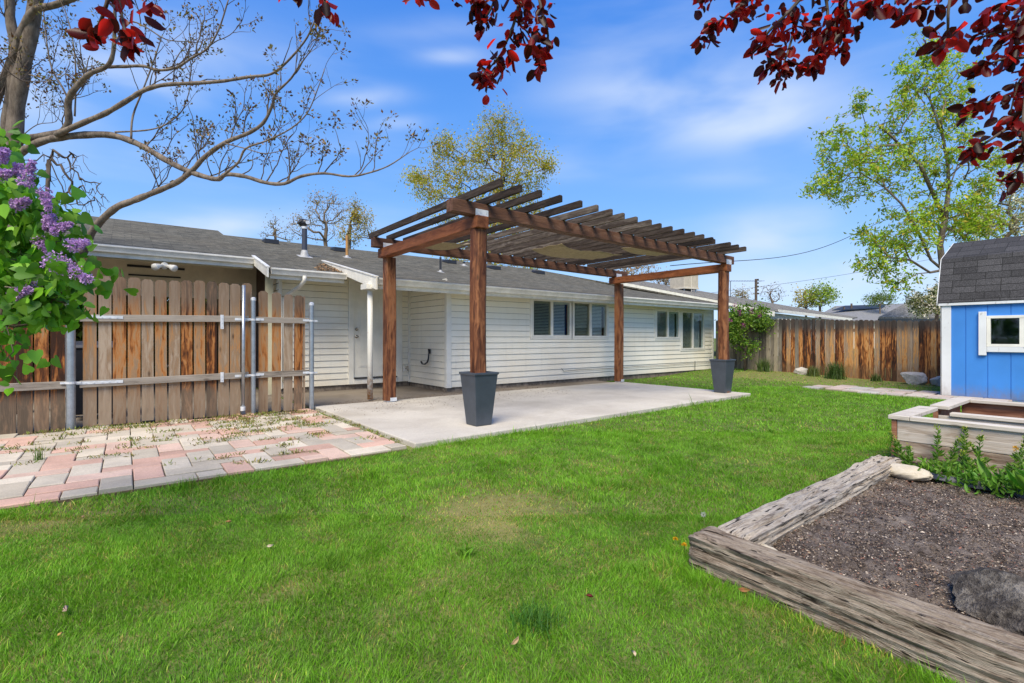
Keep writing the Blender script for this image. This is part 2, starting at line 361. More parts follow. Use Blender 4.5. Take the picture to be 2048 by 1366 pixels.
def timber_mat(name, ax, stops):
    m, t, b = newmat(name); b.inputs['Roughness'].default_value = .97; b.inputs['Specular IOR Level'].default_value = .15
    co_ = objco(t)
    wp = N(t, 'ShaderNodeTexNoise', Vector=co_, Scale=3.2, Detail=3).outputs['Color']
    p = VM(t, 'ADD', co_, VM(t, 'MULTIPLY', VM(t, 'SUBTRACT', wp, (.5, .5, .5)), tuple(.05 if i != ax else .0 for i in range(3))))
    def st(across, along, det=4, rgh=.6, off=0):
        sc = [across]*3; sc[ax] = along
        return N(t, 'ShaderNodeTexNoise', Vector=N(t, 'ShaderNodeMapping', Vector=p, Scale=tuple(sc), Location=(off, off, off)).outputs[0], Scale=1, Detail=det, Roughness=rgh).outputs[0]
    a, b_, c = st(34, 4.0, 5, .65), st(210, 11, 3, .6, 3), st(62, 6, 3, .5, 7)
    big = N(t, 'ShaderNodeTexNoise', Vector=co_, Scale=7, Detail=5, Roughness=.65).outputs[0]
    g = MA(t, 'ADD', MA(t, 'ADD', MA(t, 'MULTIPLY', a, .45), MA(t, 'MULTIPLY', b_, .35)), MA(t, 'MULTIPLY', big, .22))
    col = RAMP(t, g, stops)
    crack = SS(t, c, .39, .335); col = MIX(t, MA(t, 'MULTIPLY', crack, .9), col, (.012, .009, .007))
    t.links.new(col, b.inputs['Base Color'])
    h = MA(t, 'SUBTRACT', MA(t, 'ADD', b_, MA(t, 'MULTIPLY', a, .8)), MA(t, 'MULTIPLY', crack, 1.2)); bump(t, b, h, 1.0, .012); return m
M['timber'] = timber_mat('silver_timber', 0, [(.36, (.12, .09, .065)), (.43, (.32, .26, .20)), (.50, (.48, .415, .335)), (.65, (.62, .555, .46))])
M['timberY'] = timber_mat('silver_timber_across', 1, [(.36, (.045, .032, .022)), (.44, (.15, .112, .082)), (.52, (.27, .22, .172)), (.66, (.41, .355, .29))])
M['bedwood'] = wood('weathered_bed_board', [(.28, (.12, .065, .04)), (.45, (.34, .27, .21)), (.6, (.50, .44, .38)), (.85, (.58, .53, .47))], 1, varamt=.2, scale=.9)
M['bedin'] = wood('red_brown_bed_board', [(.28, (.10, .035, .02)), (.5, (.27, .12, .07)), (.8, (.42, .26, .17))], 1, varamt=.2, scale=.9)
M['cap'] = wood('pale_cap_board', [(.25, (.25, .19, .14)), (.45, (.50, .45, .38)), (.8, (.66, .61, .54))], 1, varamt=.15)
M['cloth'] = plain('tan_shade_cloth', (.36, .29, .17), .9, noise=.15, nscale=20)
def blotch(name, base, under, amt, sc=9, ax=(1, 1, .3), rough=.5):
    m, t, b = newmat(name); b.inputs['Roughness'].default_value = rough
    n1 = N(t, 'ShaderNodeTexNoise', Vector=N(t, 'ShaderNodeMapping', Vector=objco(t), Scale=ax).outputs[0], Scale=sc, Detail=8, Roughness=.7).outputs[0]
    c = MIX(t, MA(t, 'MULTIPLY', SS(t, n1, 1-amt, 1-amt+.08), .8), base, under)
    n2 = N(t, 'ShaderNodeTexNoise', Vector=objco(t), Scale=2, Detail=5).outputs[0]
    c = MIX(t, 1, c, RAMP(t, n2, [(.3, .9), (.7, 1.06)]), 'MULTIPLY')
    z = N(t, 'ShaderNodeSeparateXYZ', Vector=objco(t)).outputs[2]
    c = MIX(t, MA(t, 'MULTIPLY', SS(t, MA(t, 'ADD', z, MA(t, 'MULTIPLY', n1, .5)), .55, .22), .55), c, (.20, .15, .10))
    t.links.new(c, b.inputs['Base Color']); bump(t, b, n1, .25, .004); return m
M['chipped'] = blotch('chipped_white_paint', (.74, .75, .76), (.30, .26, .22), .42)
M['blue'] = blotch('bright_blue_paint', (.05, .235, .66), (.18, .38, .74), .36, 14, (1, 1, .5), .5)
def rustpost():
    m, t, b = newmat('rusty_white_pipe'); b.inputs['Roughness'].default_value = .5
    co_ = objco(t); z = N(t, 'ShaderNodeSeparateXYZ', Vector=co_).outputs[2]
    n1 = N(t, 'ShaderNodeTexNoise', Vector=co_, Scale=14, Detail=7, Roughness=.7).outputs[0]
    f = SS(t, MA(t, 'ADD', z, MA(t, 'MULTIPLY', MA(t, 'SUBTRACT', n1, .5), 1.6)), .55, -.05)
    sp = SS(t, n1, .64, .68)
    c = MIX(t, MA(t, 'MAXIMUM', f, MA(t, 'MULTIPLY', sp, .7)), (.74, .72, .65), (.42, .19, .06))
    t.links.new(c, b.inputs['Base Color']); return m
M['rust'] = rustpost()
M['ochre'] = plain('ochre_vent_pipe', (.42, .22, .07), .7, noise=.2, nscale=12)
def paver_mat():
    m, t, b = newmat('pink_and_grey_paver'); b.inputs['Roughness'].default_value = .9
    a = attr(t).outputs['Color']; co_ = objco(t)
    n1 = N(t, 'ShaderNodeTexNoise', Vector=co_, Scale=3, Detail=6, Roughness=.65).outputs[0]
    n2 = N(t, 'ShaderNodeTexNoise', Vector=co_, Scale=80, Detail=3, Roughness=.8).outputs[0]
    vo = N(t, 'ShaderNodeTexVoronoi', Vector=co_, Scale=90).outputs[0]
    c = MIX(t, 1, a, RAMP(t, n1, [(.3, .78), (.7, 1.12)]), 'MULTIPLY')
    c = MIX(t, 1, c, RAMP(t, n2, [(.3, .82), (.7, 1.15)]), 'MULTIPLY')
    c = MIX(t, MA(t, 'MULTIPLY', SS(t, vo, .14, .06), .5), c, (.62, .58, .52))
    c = MIX(t, MA(t, 'MULTIPLY', SS(t, n1, .56, .78), .45), c, (.28, .23, .16))
    t.links.new(c, b.inputs['Base Color']); bump(t, b, n2, .4, .003); return m
M['paver'] = paver_mat()
def ground_mat(name, stops, sc=4, bst=.6, dist=.02, fine=60):
    m, t, b = newmat(name); b.inputs['Roughness'].default_value = .98; b.inputs['Specular IOR Level'].default_value = .1
    co_ = objco(t); n1 = N(t, 'ShaderNodeTexNoise', Vector=co_, Scale=sc, Detail=10, Roughness=.72).outputs[0]
    n2 = N(t, 'ShaderNodeTexNoise', Vector=co_, Scale=fine, Detail=4, Roughness=.8).outputs[0]
    g = MA(t, 'ADD', MA(t, 'MULTIPLY', n1, .6), MA(t, 'MULTIPLY', n2, .4))
    t.links.new(RAMP(t, g, stops), b.inputs['Base Color']); bump(t, b, g, bst, dist); return m
M['lawnsoil'] = ground_mat('thatch_under_grass', [(.35, (.05, .085, .02)), (.5, (.10, .14, .035)), (.65, (.26, .22, .09))], 9)
def lawnsoil():
    m = M['lawnsoil']; t = m.node_tree; b = t.nodes['Principled BSDF']; l = b.inputs['Base Color'].links[0]; src = l.from_socket
    c = MIX(t, N(t, 'ShaderNodeSeparateColor', Color=attr(t).outputs['Color']).outputs[0], src, (.36, .28, .12)); t.links.new(c, b.inputs['Base Color'])
lawnsoil()
M['farground'] = ground_mat('distant_ground', [(.35, (.06, .08, .03)), (.65, (.14, .14, .08))], .3)
M['soil'] = ground_mat('dark_bark_soil', [(.36, (.04, .032, .027)), (.46, (.13, .103, .085)), (.54, (.24, .195, .16)), (.64, (.42, .34, .26))], 6, 1.0, .03, 110)
M['dirt'] = ground_mat('joint_dirt', [(.35, (.07, .055, .035)), (.65, (.19, .15, .09))], 5)
M['rock'] = ground_mat('grey_basalt', [(.38, (.030, .026, .023)), (.48, (.105, .092, .080)), (.60, (.30, .27, .23))], 7, 1.0, .06, 45)
M['paleRock'] = ground_mat('pale_limestone', [(.33, (.26, .24, .21)), (.5, (.44, .41, .36)), (.68, (.58, .55, .50))], 4, .8, .04, 30)
M['cream'] = ground_mat('cream_cobble', [(.33, (.44, .38, .28)), (.68, (.62, .56, .45))], 3, .2, .01, 30)
M['grass'] = leafmat('grass_blade', .30, .5, (1.1, 1.15, .6), 1.25)
M['leaf'] = leafmat('green_leaf', .35, .5, (1.05, 1.15, .6), 1.5)
M['plum'] = leafmat('dark_red_leaf', .50, .35, (1.3, .55, .5), 3.2)
M['flower'] = leafmat('lilac_floret', .25, .6, (1, 1, 1), 1.1)
M['chip'] = leafmat('dry_litter', .05, .9)
M['bark'] = bark('grey_brown_bark', (.085, .062, .046), (.25, .20, .155), 14, .9)
M['barkdark'] = bark('dark_bark', (.05, .036, .026), (.14, .105, .08), 12)
M['barkfar'] = bark('distant_bark', (.09, .065, .045), (.22, .17, .12), 3)
M['wire'] = plain('black_cable', (.02, .02, .02), .6)
M['panel'] = plain('solar_panel', (.02, .025, .035), .6)
M['brick'] = plain('dark_brick', (.10, .06, .045), .9, noise=.3, nscale=14)
# ------------------------------------------------------------------ numeric noise for patches
def vnoise(x, y, s, seed):
    r = np.random.default_rng(seed).random((64, 64)); X = x/s+100; Y = y/s+100
    xi = np.floor(X).astype(int); yi = np.floor(Y).astype(int); fx = X-xi; fy = Y-yi
    fx = fx*fx*(3-2*fx); fy = fy*fy*(3-2*fy); g = lambda a, b: r[a % 64, b % 64]
    return (g(xi, yi)*(1-fx)+g(xi+1, yi)*fx)*(1-fy)+(g(xi, yi+1)*(1-fx)+g(xi+1, yi+1)*fx)*fy
def sstep(x, a, b): t = np.clip((x-a)/(b-a), 0, 1); return t*t*(3-2*t)
def gz(x, y):   # terrain height: gentle rise towards the far corner and under the garden bed
    x = np.asarray(x, float); y = np.asarray(y, float)
    return .14*sstep(x, 11.5, 15.5)*sstep(y, 3.0, 8.0)+.10*sstep(x, 4.2, 5.4)*sstep(y, 2.2, 1.2)*sstep(x, 12, 8)+.012*(vnoise(x, y, .8, 5)-.5)
# ================================================================== THE SETTING
def grid_ground():
    xs = np.concatenate([[-600, -60, -12], np.arange(-4, 17.01, .125), [26, 60, 600]])
    ys = np.concatenate([[-600, -60, -10], np.arange(-3, 10.01, .125), [16, 60, 600]])
    X, Y = np.meshgrid(xs, ys); Z = gz(X, Y)
    V = np.stack([X, Y, Z], -1).reshape(-1, 3); nx = len(xs); ny = len(ys)
    i, j = np.meshgrid(np.arange(nx-1), np.arange(ny-1)); b = (j*nx+i).ravel()
    F = np.stack([b, b+1, b+nx+1, b+nx], 1)
    x, y = V[:, 0], V[:, 1]; dd = np.exp(-(((x-1.9)/.5)**2+((y-2.7)/.4)**2))+.7*np.exp(-(((x+.9)/.9)**2+((y-4.2)/.35)**2))+.5*((x > 13) & (y < 7.6))+.45*(vnoise(x, y, .6, 77) > .62)*(np.hypot(x, y) < 7)
    o = npmesh('lawn_ground', V, F, np.repeat(np.clip(dd*.5, 0, 1)[:, None], 3, 1), M['lawnsoil']); tag(o, kind='structure')
grid_ground()
# patio slab (bevelled edge), old strip of concrete by the door
mb = MB(); mb.prism([(2.36, 4.66, .06), (9.66, 4.80, .06), (9.66, 8.06, .06), (2.36, 8.14, .06)], .16)
tag(mb.build('patio', M['patio'], bev=.012), kind='structure')
mb = MB(); mb.prism([(2.38, 8.0, .035), (9.6, 8.0, .035), (9.6, 8.9, .035), (5.3, 8.9, .035), (5.3, 10.6, .035), (2.38, 10.6, .035)], .1)
tag(mb.build('old_concrete_strip', M['oldslab']), kind='structure')
mb = MB(); mb.prism([(-6, 8.35, .018), (2.29, 8.35, .018), (2.29, 18, .018), (-6, 18, .018)], .05)
tag(mb.build('driveway', M['oldslab']), kind='structure')
# pavers: herringbone of long pink and grey slabs
def pavers():
    w = .205; mb = MB()
    base = MB(); base.prism([(-4, 4.70, .016), (2.26, 4.62, .016), (2.26, 8.2, .016), (-4, 8.3, .016)], .06)
    tag(base.build('paver_bedding', M['dirt']), kind='structure')
    inside = lambda x, y: (-3.9 < x < 2.24 and 4.60 < y < 8.02)
    greys = [(.50, .44, .345), (.54, .48, .385), (.46, .41, .33)]; pinks = [(.55, .355, .275), (.56, .40, .32), (.52, .33, .255)]
    for i in range(-60, 60):
        for j in range(-30, 30):
            # herringbone: pairs of horizontal + vertical slabs
            for k in (0, 1):
                ox = (i+0)*w+j*2*w*0
                if (i-j) % 4 == 0 and k == 0: x0, y0, x1, y1 = i*w, j*w, (i+2)*w, (j+1)*w
                elif (i-j) % 4 == 3 and k == 1: x0, y0, x1, y1 = i*w, j*w, (i+1)*w, (j+2)*w
                else: continue
                y0 += 6.3; y1 += 6.3; x0 += .05; x1 += .05
                cx, cy = (x0+x1)/2, (y0+y1)/2
                x1 = min(x1, 2.27); y0 = max(y0, 4.66)
                if x1-x0 < .04 or y1-y0 < .03: continue
                cx, cy = (x0+x1)/2, (y0+y1)/2
                if not inside(cx, cy): continue
                g = .003+random.random()*.002; c = random.choice(greys if random.random() < .55 else pinks)
                f = random.uniform(.85, 1.12); c = tuple(q*f for q in c)
                dz = random.uniform(-.006, .008); th = random.uniform(-.006, .006)
                P4 = [(x0+g, y0+g), (x1-g, y0+g), (x1-g, y1-g), (x0+g, y1-g)]
                rot = random.uniform(-.012, .012); ca, sa = math.cos(rot), math.sin(rot)
                P4 = [(cx+(x-cx)*ca-(y-cy)*sa, cy+(x-cx)*sa+(y-cy)*ca) for x, y in P4]
                zt = [.040+dz+th*(1 if q in (0, 1) else -1) for q in range(4)]
                e = .006
                ins = [(cx+(x-cx)*(1-e/abs(x-cx)), cy+(y-cy)*(1-e/abs(y-cy))) for x, y in P4]
                vs = [(*p, -.02) for p in P4]+[(*p, z-.005) for p, z in zip(P4, zt)]+[(*p, z) for p, z in zip(ins, zt)]
                fs = [(0,1,5,4),(1,2,6,5),(2,3,7,6),(3,0,4,7),(4,5,9,8),(5,6,10,9),(6,7,11,10),(7,4,8,11),(8,9,10,11)]
                mb.add(vs, fs, c)
    tag(mb.build('paver_path', M['paver']), kind='structure')
pavers()
def flagpath():
    mb = MB()
    pts = [(13.35, 5.0), (13.3, 4.2), (13.2, 3.4), (13.05, 2.6), (12.95, 1.8)]
    random.seed(5)
    for r in range(4):
        for k in range(9):
            x = 11.95+r*.36+random.uniform(-.03, .03)+.1*(k % 2); y = 1.7+k*.37+random.uniform(-.03, .03)
            if r == 0 and y > 3.9 or r == 3 and y > 4.6 or (r==1 and y>4.7): continue
            w, h = .17+random.uniform(-.02, .01), .175+random.uniform(-.02, .01); z = float(gz(x, y))+.03
            f = random.uniform(.8, 1.1); c = random.choice([(.48, .42, .36), (.46, .37, .32), (.42, .40, .36)]); c = tuple(q*f for q in c)
            n = 6; vs = []; a0 = random.random()
            ring = [(x+sx*w, y+sy*h) for sx, sy in ((-1, -1), (1, -.95), (1.02, 1), (-.97, 1))]
            mb.prism([(a, b, z) for a, b in ring], .06, c)
    tag(mb.build('stepping_stone_path', M['paver'], bev=.008), kind='structure')
flagpath()
# soil of the garden bed
def soilbed():
    xs = np.arange(2.26, 5.7, .03); ys = np.arange(-1.4, 1.36, .03); X, Y = np.meshgrid(xs, ys)
    Z = .085+.035*(vnoise(X, Y, .35, 3)-.5)+.02*(vnoise(X, Y, .08, 4)-.5)+.008*RNG.normal(size=X.shape)
    for (a, b, r, d) in ((3.05, .62, .12, -.06), (3.3, .45, .1, -.04)): Z += d*np.exp(-((X-a)**2+(Y-b)**2)/r**2)
    V = np.stack([X, Y, Z], -1).reshape(-1, 3); nx = len(xs); i, j = np.meshgrid(np.arange(nx-1), np.arange(len(ys)-1)); b = (j*nx+i).ravel()
    o = npmesh('garden_bed_soil', V, np.stack([b, b+1, b+nx+1, b+nx], 1), np.zeros((len(V), 3)), M['soil']); tag(o, kind='structure')
    n = 75000; x = RNG.uniform(2.27, 5.1, n); y = RNG.uniform(-.8, 1.25, n); x = np.maximum(x, 2.37-(1.41-y)*.05)
    z = .085+.035*(vnoise(x, y, .35, 3)-.5)+.02*(vnoise(x, y, .08, 4)-.5)+.006
    for (a, b_, r, d) in ((3.05, .62, .12, -.06), (3.3, .45, .1, -.04)): z += d*np.exp(-((x-a)**2+(y-b_)**2)/r**2)
    pal = np.array([(.035, .026, .02), (.12, .085, .06), (.28, .21, .15), (.50, .42, .33), (.26, .12, .08), (.36, .17, .12)])
    pr = vnoise(x, y, .4, 9)
    idx = RNG.choice(6, n, p=[.30, .28, .24, .12, .04, .02]); col = pal[idx]*RNG.uniform(.7, 1.2, (n, 1))
    d = RNG.normal(size=(n, 3)); d[:, 2] *= .25
    nr = RNG.normal(size=(n, 3))*.5; nr[:, 2] += 1
    o = scatter('bark_mulch', np.stack([x, y, z], 1), d, RNG.uniform(.004, .014, n)*np.where(RNG.random(n) < .06, 1.7, 1), tpl_leaf(.5, 1), col*1.1, M['chip'], nrm=np.cross(d, np.cross(nr, d)))
    tag(o, 'dark crumbly bark chips with pale and red bits spread over the garden bed soil', 'bark chips', kind='stuff')
soilbed()
# ================================================================== THE HOUSE
house = thing('house', 'long single storey house with cream lap siding and grey shingle roof', 'house', (5.2, 8.8, 0))
def sidewall(name, p0, dx, L, zlo, ztop, holes, parent, normal, mat=None, ztop2=None, pitch=.13):
    """lap siding wall from p0 (x,y) along unit dx for L; holes (a,b,z0,z1) along the wall"""
    mb = MB(); zc = [zlo+i*pitch for i in range(int((max(ztop, ztop2 or 0)-zlo)/pitch)+2)]
    zs = sorted(set([round(z, 4) for z in zc]+[round(h[2], 4) for h in holes]+[round(h[3], 4) for h in holes]+[ztop]))
    zs = [z for z in zs if zlo-1e-6 <= z <= ztop+1e-6]
    nx, ny = normal
    def offz(z, lower):  # lap profile: bottom of each course stands 14 mm out
        k = (z-zlo)/pitch; fr = k-math.floor(k+1e-6)
        if not lower and fr < 1e-3: fr = 1.0
        return .017*(1-max(fr, 0))+.001
    for a, b in zip(zs[:-1], zs[1:]):
        if b-a < 1e-4: continue
        mid = (a+b)/2; cuts = sorted([(h[0], h[1]) for h in holes if h[2] < mid < h[3]]); iv = []; s = 0
        for c0, c1 in cuts:
            if c0 > s: iv.append((s, c0))
            s = max(s, c1)
        if s < L: iv.append((s, L))
        oa, ob = offz(a, True), offz(b, False)
        kb = (b-zlo)/pitch
        if abs(kb-round(kb)) < 1e-3: b = b-.0055
        for s0, s1 in iv:
            q = lambda t, o, z: (p0[0]+dx[0]*t+nx*o, p0[1]+dx[1]*t+ny*o, z)
            mb.add([q(s0, oa, a), q(s1, oa, a), q(s1, ob, b), q(s0, ob, b)], [(0, 1, 2, 3)])
            if oa > .0135: mb.add([q(s0, oa-.003, a-.001), q(s1, oa-.003, a-.001), q(s1, oa, a), q(s0, oa, a)], [(0, 1, 2, 3)])
    return mb.build(name, mat or M['siding'], parent)
YW = 8.8
wins = [(7.42, 8.68, 1.16, 2.05), (8.75, 10.02, 1.15, 2.05), (12.11, 13.28, 1.12, 1.96), (13.39, 14.63, .78, 1.96)]
holes = [(a-5.18, b-5.18, c, d) for a, b, c, d in wins]
sidewall('wall', (5.18, YW), (1, 0), 9.98, .13, 2.2, holes, house, (0, -1))
sidewall('wall', (5.18, 10.5), (0, -1), 1.7, .13, 2.35, [], house, (-1, 0))
sidewall('wall', (2.4, 10.5), (1, 0), 1.35, .15, 2.56, [], house, (0, -1))
sidewall('wall', (4.98, 10.5), (1, 0), .21, .15, 2.56, [], house, (0, -1))
sidewall('wall', (2.4, 11.5), (0, -1), 1.0, .15, 2.56, [], house, (-1, 0))
mb = MB()                                   # brick return, end wall and back wall close the volume
mb.box(2.39, 2.5, 11.5, 18.8, 0, 2.9); mb.build('brick_return', M['brick'], house)
mb = MB(); mb.box(15.1, 15.2, 8.86, 18.8, 0, 2.2); mb.box(2.5, 15.1, 18.7, 18.8, 0, 2.6)
mb.box(5.3, 15.1, 8.92, 18.7, .10, .12); mb.build('end_wall', M['beige'], house)
mb = MB()
mb.box(5.2, 15.1, 11.2, 11.25, .12, 2.6); mb.build('inner_wall', M['dark'], house)
mb = MB()
mb.box(5.165, 15.14, 8.815, 8.9, -.05, .128); mb.box(5.195, 5.27, 8.9, 10.52, -.05, .128); mb.box(2.42, 5.19, 10.515, 10.6, -.05, .148)
mb.build('foundation', M['found'], house, bev=.01)
# corner posts and trim boards
mb = MB()
mb.box(5.145, 5.26, 8.768, 8.86, .12, 2.2); mb.build('corner_post', M['white'], house, bev=.004)
for q_ in ((5.135, 5.178, 10.44, 10.49, .13, 2.5), (2.372, 2.43, 10.462, 10.5, .14, 2.5), (15.12, 15.19, 8.765, 8.85, .12, 2.2)):
    mb = MB(); mb.box(*q_); mb.build('corner_trim', M['white'], house)
# windows
def window(a, b, c, d):
    f = MB(); t = .045
    y0, y1 = YW-.032, YW+.07
    f.box(a-.05, a, y0+.008, YW+.02, c-.05, d+.05); f.box(b, b+.05, y0+.008, YW+.02, c-.05, d+.05)
    f.box(a, b, y0+.008, YW+.02, c-.05, c); f.box(a, b, y0+.008, YW+.02, d, d+.05)
    f.box(a, a+t, y0, y1, c, d); f.box(b-t, b, y0, y1, c, d); f.box(a+t, b-t, y0, y1, c, c+t); f.box(a+t, b-t, y0, y1, d-t, d)
    m_ = (a+b)/2; f.box(m_-.035, m_+.035, y0+.004, y1-.004, c+t, d-t)
    w = f.build('window', M['white'], house, bev=.004)
    g = MB(); g.box(a+t, m_-.035, YW+.008, YW+.011, c+t, d-t); g.build('screen', M['screen'], w)
    g = MB(); g.box(a+t, m_-.035, YW+.022, YW+.026, c+t, d-t); g.build('pane', M['glass'], w)
    g = MB(); g.box(m_+.035, b-t, YW+.002, YW+.006, c+t, d-t); g.build('pane', M['glass'], w)
    s = MB(); z = c+t+.01
    while z < d-t-.03:
        for (s0, s1) in ((a+t+.004, m_-.04), (m_+.04, b-t-.10)):
            s.add([(s0, YW+.050, z), (s1, YW+.050, z), (s1, YW+.066, z+.025), (s0, YW+.066, z+.025)], [(0, 1, 2, 3)])
        z += .036
    s.box(a+t, b-t, YW+.045, YW+.07, d-t-.04, d-t-.005)
    s.build('blind', M['blind'], w)
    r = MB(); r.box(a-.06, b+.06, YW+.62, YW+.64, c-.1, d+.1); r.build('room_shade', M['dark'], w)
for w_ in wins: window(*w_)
# door with casing, six raised panels, deadbolt and knob
dx0, dx1, dz0, dz1 = 3.86, 4.84, .29, 2.33
mb = MB(); mb.box(3.75, dx0, 10.46, 10.56, .15, 2.5); mb.box(dx1, 4.98, 10.46, 10.56, .15, 2.5); mb.box(dx0, dx1, 10.46, 10.56, dz1+.003, 2.5); mb.box(dx0, dx1, 10.44, 10.56, .15, dz0-.03)
mb.build('door_casing', M['white'], house, bev=.004)
mb = MB(); mb.box(dx0, dx1, 10.50, 10.545, dz0, dz1)
pw = (dx1-dx0)/2
for i in (0, 1):
    for z0, z1 in ((.50, 1.02), (1.16, 1.80), (1.92, 2.2)):
        xa, xb = dx0+i*pw+.11-(.03*i), dx0+(i+1)*pw-.11+(.03*(1-i))
        mb.box(xa, xb, 10.494, 10.4995, z0, z1)
        mb.box(xa+.035, xb-.035, 10.484, 10.4935, z0+.035, z1-.035)
door = mb.build('door', M['white'], house, bev=.004)
mb = MB(); mb.box(dx0, dx1, 10.42, 10.5, dz0-.028, dz0-.006); mb.build('threshold', M['black'], door)
for z in (1.33, 1.17):
    mb = MB(); mb.tube([(3.93, 10.50, z), (3.93, 10.488, z)], .034, 14); mb.tube([(3.93, 10.488, z), (3.93, 10.46, z), (3.93, 10.44, z), (3.93, 10.43, z)], [.012, .014, .028, .02] if z < 1.2 else [.02, .02, .02, .016], 12)
    mb.build('knob' if z < 1.2 else 'deadbolt', M['knob'], door, smooth=True)
# roof
def rz(y): return 2.41+.28*(y-9.7)
mb = MB()
mb.prism([(3.4, 8.26, 2.195), (15.22, 8.26, 2.195), (14.09, 11.1, 2.802), (3.4, 11.1, 2.802)], .05)
mb.prism([(2.0, 9.66, 2.40), (3.39, 9.66, 2.40), (3.39, 11.105, rz(11.105)), (14.09, 11.105, rz(11.105)), (12.7, 14.6, 3.782), (2.0, 14.6, 3.782)], .05)
mb.prism([(-6, 10.7, rz(10.7)), (1.995, 10.7, rz(10.7)), (1.995, 15.6, 4.062), (-6, 15.6, 4.062)], .05)
mb.prism([(2.0, 14.605, 3.78), (12.7, 14.605, 3.78), (15.22, 19.2, 2.5), (2.0, 19.2, 2.5)], .05)
mb.prism([(-6, 15.605, 4.06), (1.995, 15.605, 4.06), (1.995, 20, 2.83), (-6, 20, 2.83)], .05)
mb.prism([(15.225, 8.26, 2.19), (15.225, 19.2, 2.49), (12.71, 14.6, 3.775)], .05)
roof = mb.build('roof', M['roof'], house)
# soffit under the roof deck
mb = MB()
mb.prism([(3.43, 8.30, 2.115), (15.15, 8.30, 2.115), (14.0, 11.1, 2.72), (3.43, 11.1, 2.72)], .02)
mb.prism([(2.03, 9.7, 2.325), (3.38, 9.7, 2.325), (3.38, 11.3, 2.77), (2.03, 11.3, 2.77)], .02)
mb.build('soffit', M['soffit'], house)
# gutters: K profile swept along x
def gutter(x0, x1, y, ztop, name='gutter'):
    prof = [(0, 0), (-.012, 0), (-.10, 0), (-.112, -.012), (-.112, -.035), (-.085, -.06), (-.07, -.11), (0, -.11)]
    prof = [(-.10, 0), (-.112, -.004), (-.112, -.03), (-.095, -.05), (-.078, -.085), (-.07, -.115), (0, -.115), (0, 0), (-.006, 0), (-.006, -.108), (-.066, -.108), (-.09, -.05), (-.104, -.03), (-.10, -.012)]
    n = len(prof); vs = [(x0, y+p, ztop+q) for p, q in prof]+[(x1, y+p, ztop+q) for p, q in prof]
    fs = [((i+1) % n, i, n+i, n+(i+1) % n) for i in range(n)]
    mb = MB(); mb.add(vs, fs)
    for x in (x0, x1): mb.box(x-.003, x+.003, y-.108, y, ztop-.112, ztop)
    return mb.build(name, M['gutter'], house)
gutter(3.45, 15.3, 8.28, 2.185); gutter(2.05, 3.39, 9.68, 2.395); gutter(-6, 1.97, 10.72, 2.69)
for q_ in ((3.45, 15.2, 8.283, 8.31, 2.0, 2.13), (2.05, 3.38, 9.683, 9.71, 2.21, 2.33), (-6, 1.97, 10.723, 10.76, 2.50, 2.62)):
    mb = MB(); mb.box(*q_); mb.build('fascia', M['gutter'], house)
# rake boards at the two steps of the eave
def rake(x, pts_top, h, w=.03, nm='rake_board'):
    mb = MB(); n = len(pts_top)
    for (ya, za, ha), (yb, zb, hb) in zip(pts_top[:-1], pts_top[1:]):
        mb.hexa([(x-w, ya, za-ha), (x, ya, za-ha), (x, yb, zb-hb), (x-w, yb, zb-hb), (x-w, ya, za), (x, ya, za), (x, yb, zb), (x-w, yb, zb)])
        mb.hexa([(x-w-.012, ya, za+.001), (x+.02, ya, za+.001), (x+.02, yb, zb+.001), (x-w-.012, yb, zb+.001), (x-w-.012, ya, za+.022), (x+.02, ya, za+.022), (x+.02, yb, zb+.022), (x-w-.012, yb, zb+.022)])
    return mb.build(nm, M['gutter'], house)
rake(3.42, [(8.15, 2.185, .21), (11.1, 2.82, .10)], 0)
rake(2.0, [(9.55, 2.385, .17), (10.85, 2.748, .15)], 0)
mb = MB(); mb.box(3.30, 3.52, 8.34, 8.62, 1.995, 2.09); mb.build('post_capital', M['gutter'], house, bev=.004)
mb = MB(); mb.tube([(3.42, 8.48, .06), (3.42, 8.48, 1.0), (3.42, 8.48, 2.0)], .048, 16); mb.build('porch_pipe', M['rust'], house, smooth=True)
# downspout elbow at the left eave
mb = MB(); mb.tube([(2.62, 9.62, 2.29), (2.62, 9.62, 2.20), (2.58, 9.85, 2.10), (2.50, 10.3, 1.99), (2.47, 10.44, 1.9), (2.47, 10.44, .3)], .037, 10)
mb.build('downspout', M['gutter'], house, smooth=True)
# hose bib, cable along the foot of the wall, wall vent
mb = MB(); mb.box(5.0, 5.1, 10.44, 10.484, .38, .50); mb.build('bib_plate', M['white'], house)
mb = MB(); mb.tube([(5.05, 10.44, .44), (5.05, 10.36, .44), (5.05, 10.33, .40)], .012, 8); mb.tube([(5.05, 10.37, .44), (5.05, 10.37, .48)], .008, 6); mb.tube([(5.02, 10.37, .485), (5.08, 10.37, .485)], .014, 8)
mb.build('hose_bib', M['knob'], house, smooth=True)
mb = MB(); cab = [(8.35, 8.77, .40), (8.42, 8.765, .33), (9.0, 8.765, .345), (10, 8.765, .335), (11.2, 8.765, .345), (12.5, 8.765, .335), (13.6, 8.765, .35), (15.0, 8.765, .345)]
mb.tube(cab, .006, 5); mb.tube([(14.05, 8.74, .02), (14.05, 8.74, .42)], .008, 5); mb.build('cable', M['wire'], house)
mb = MB(); mb.box(5.62, 5.75, 8.77, 8.79, 2.02, 2.06); mb.build('wall_vent', M['gutter'], house)
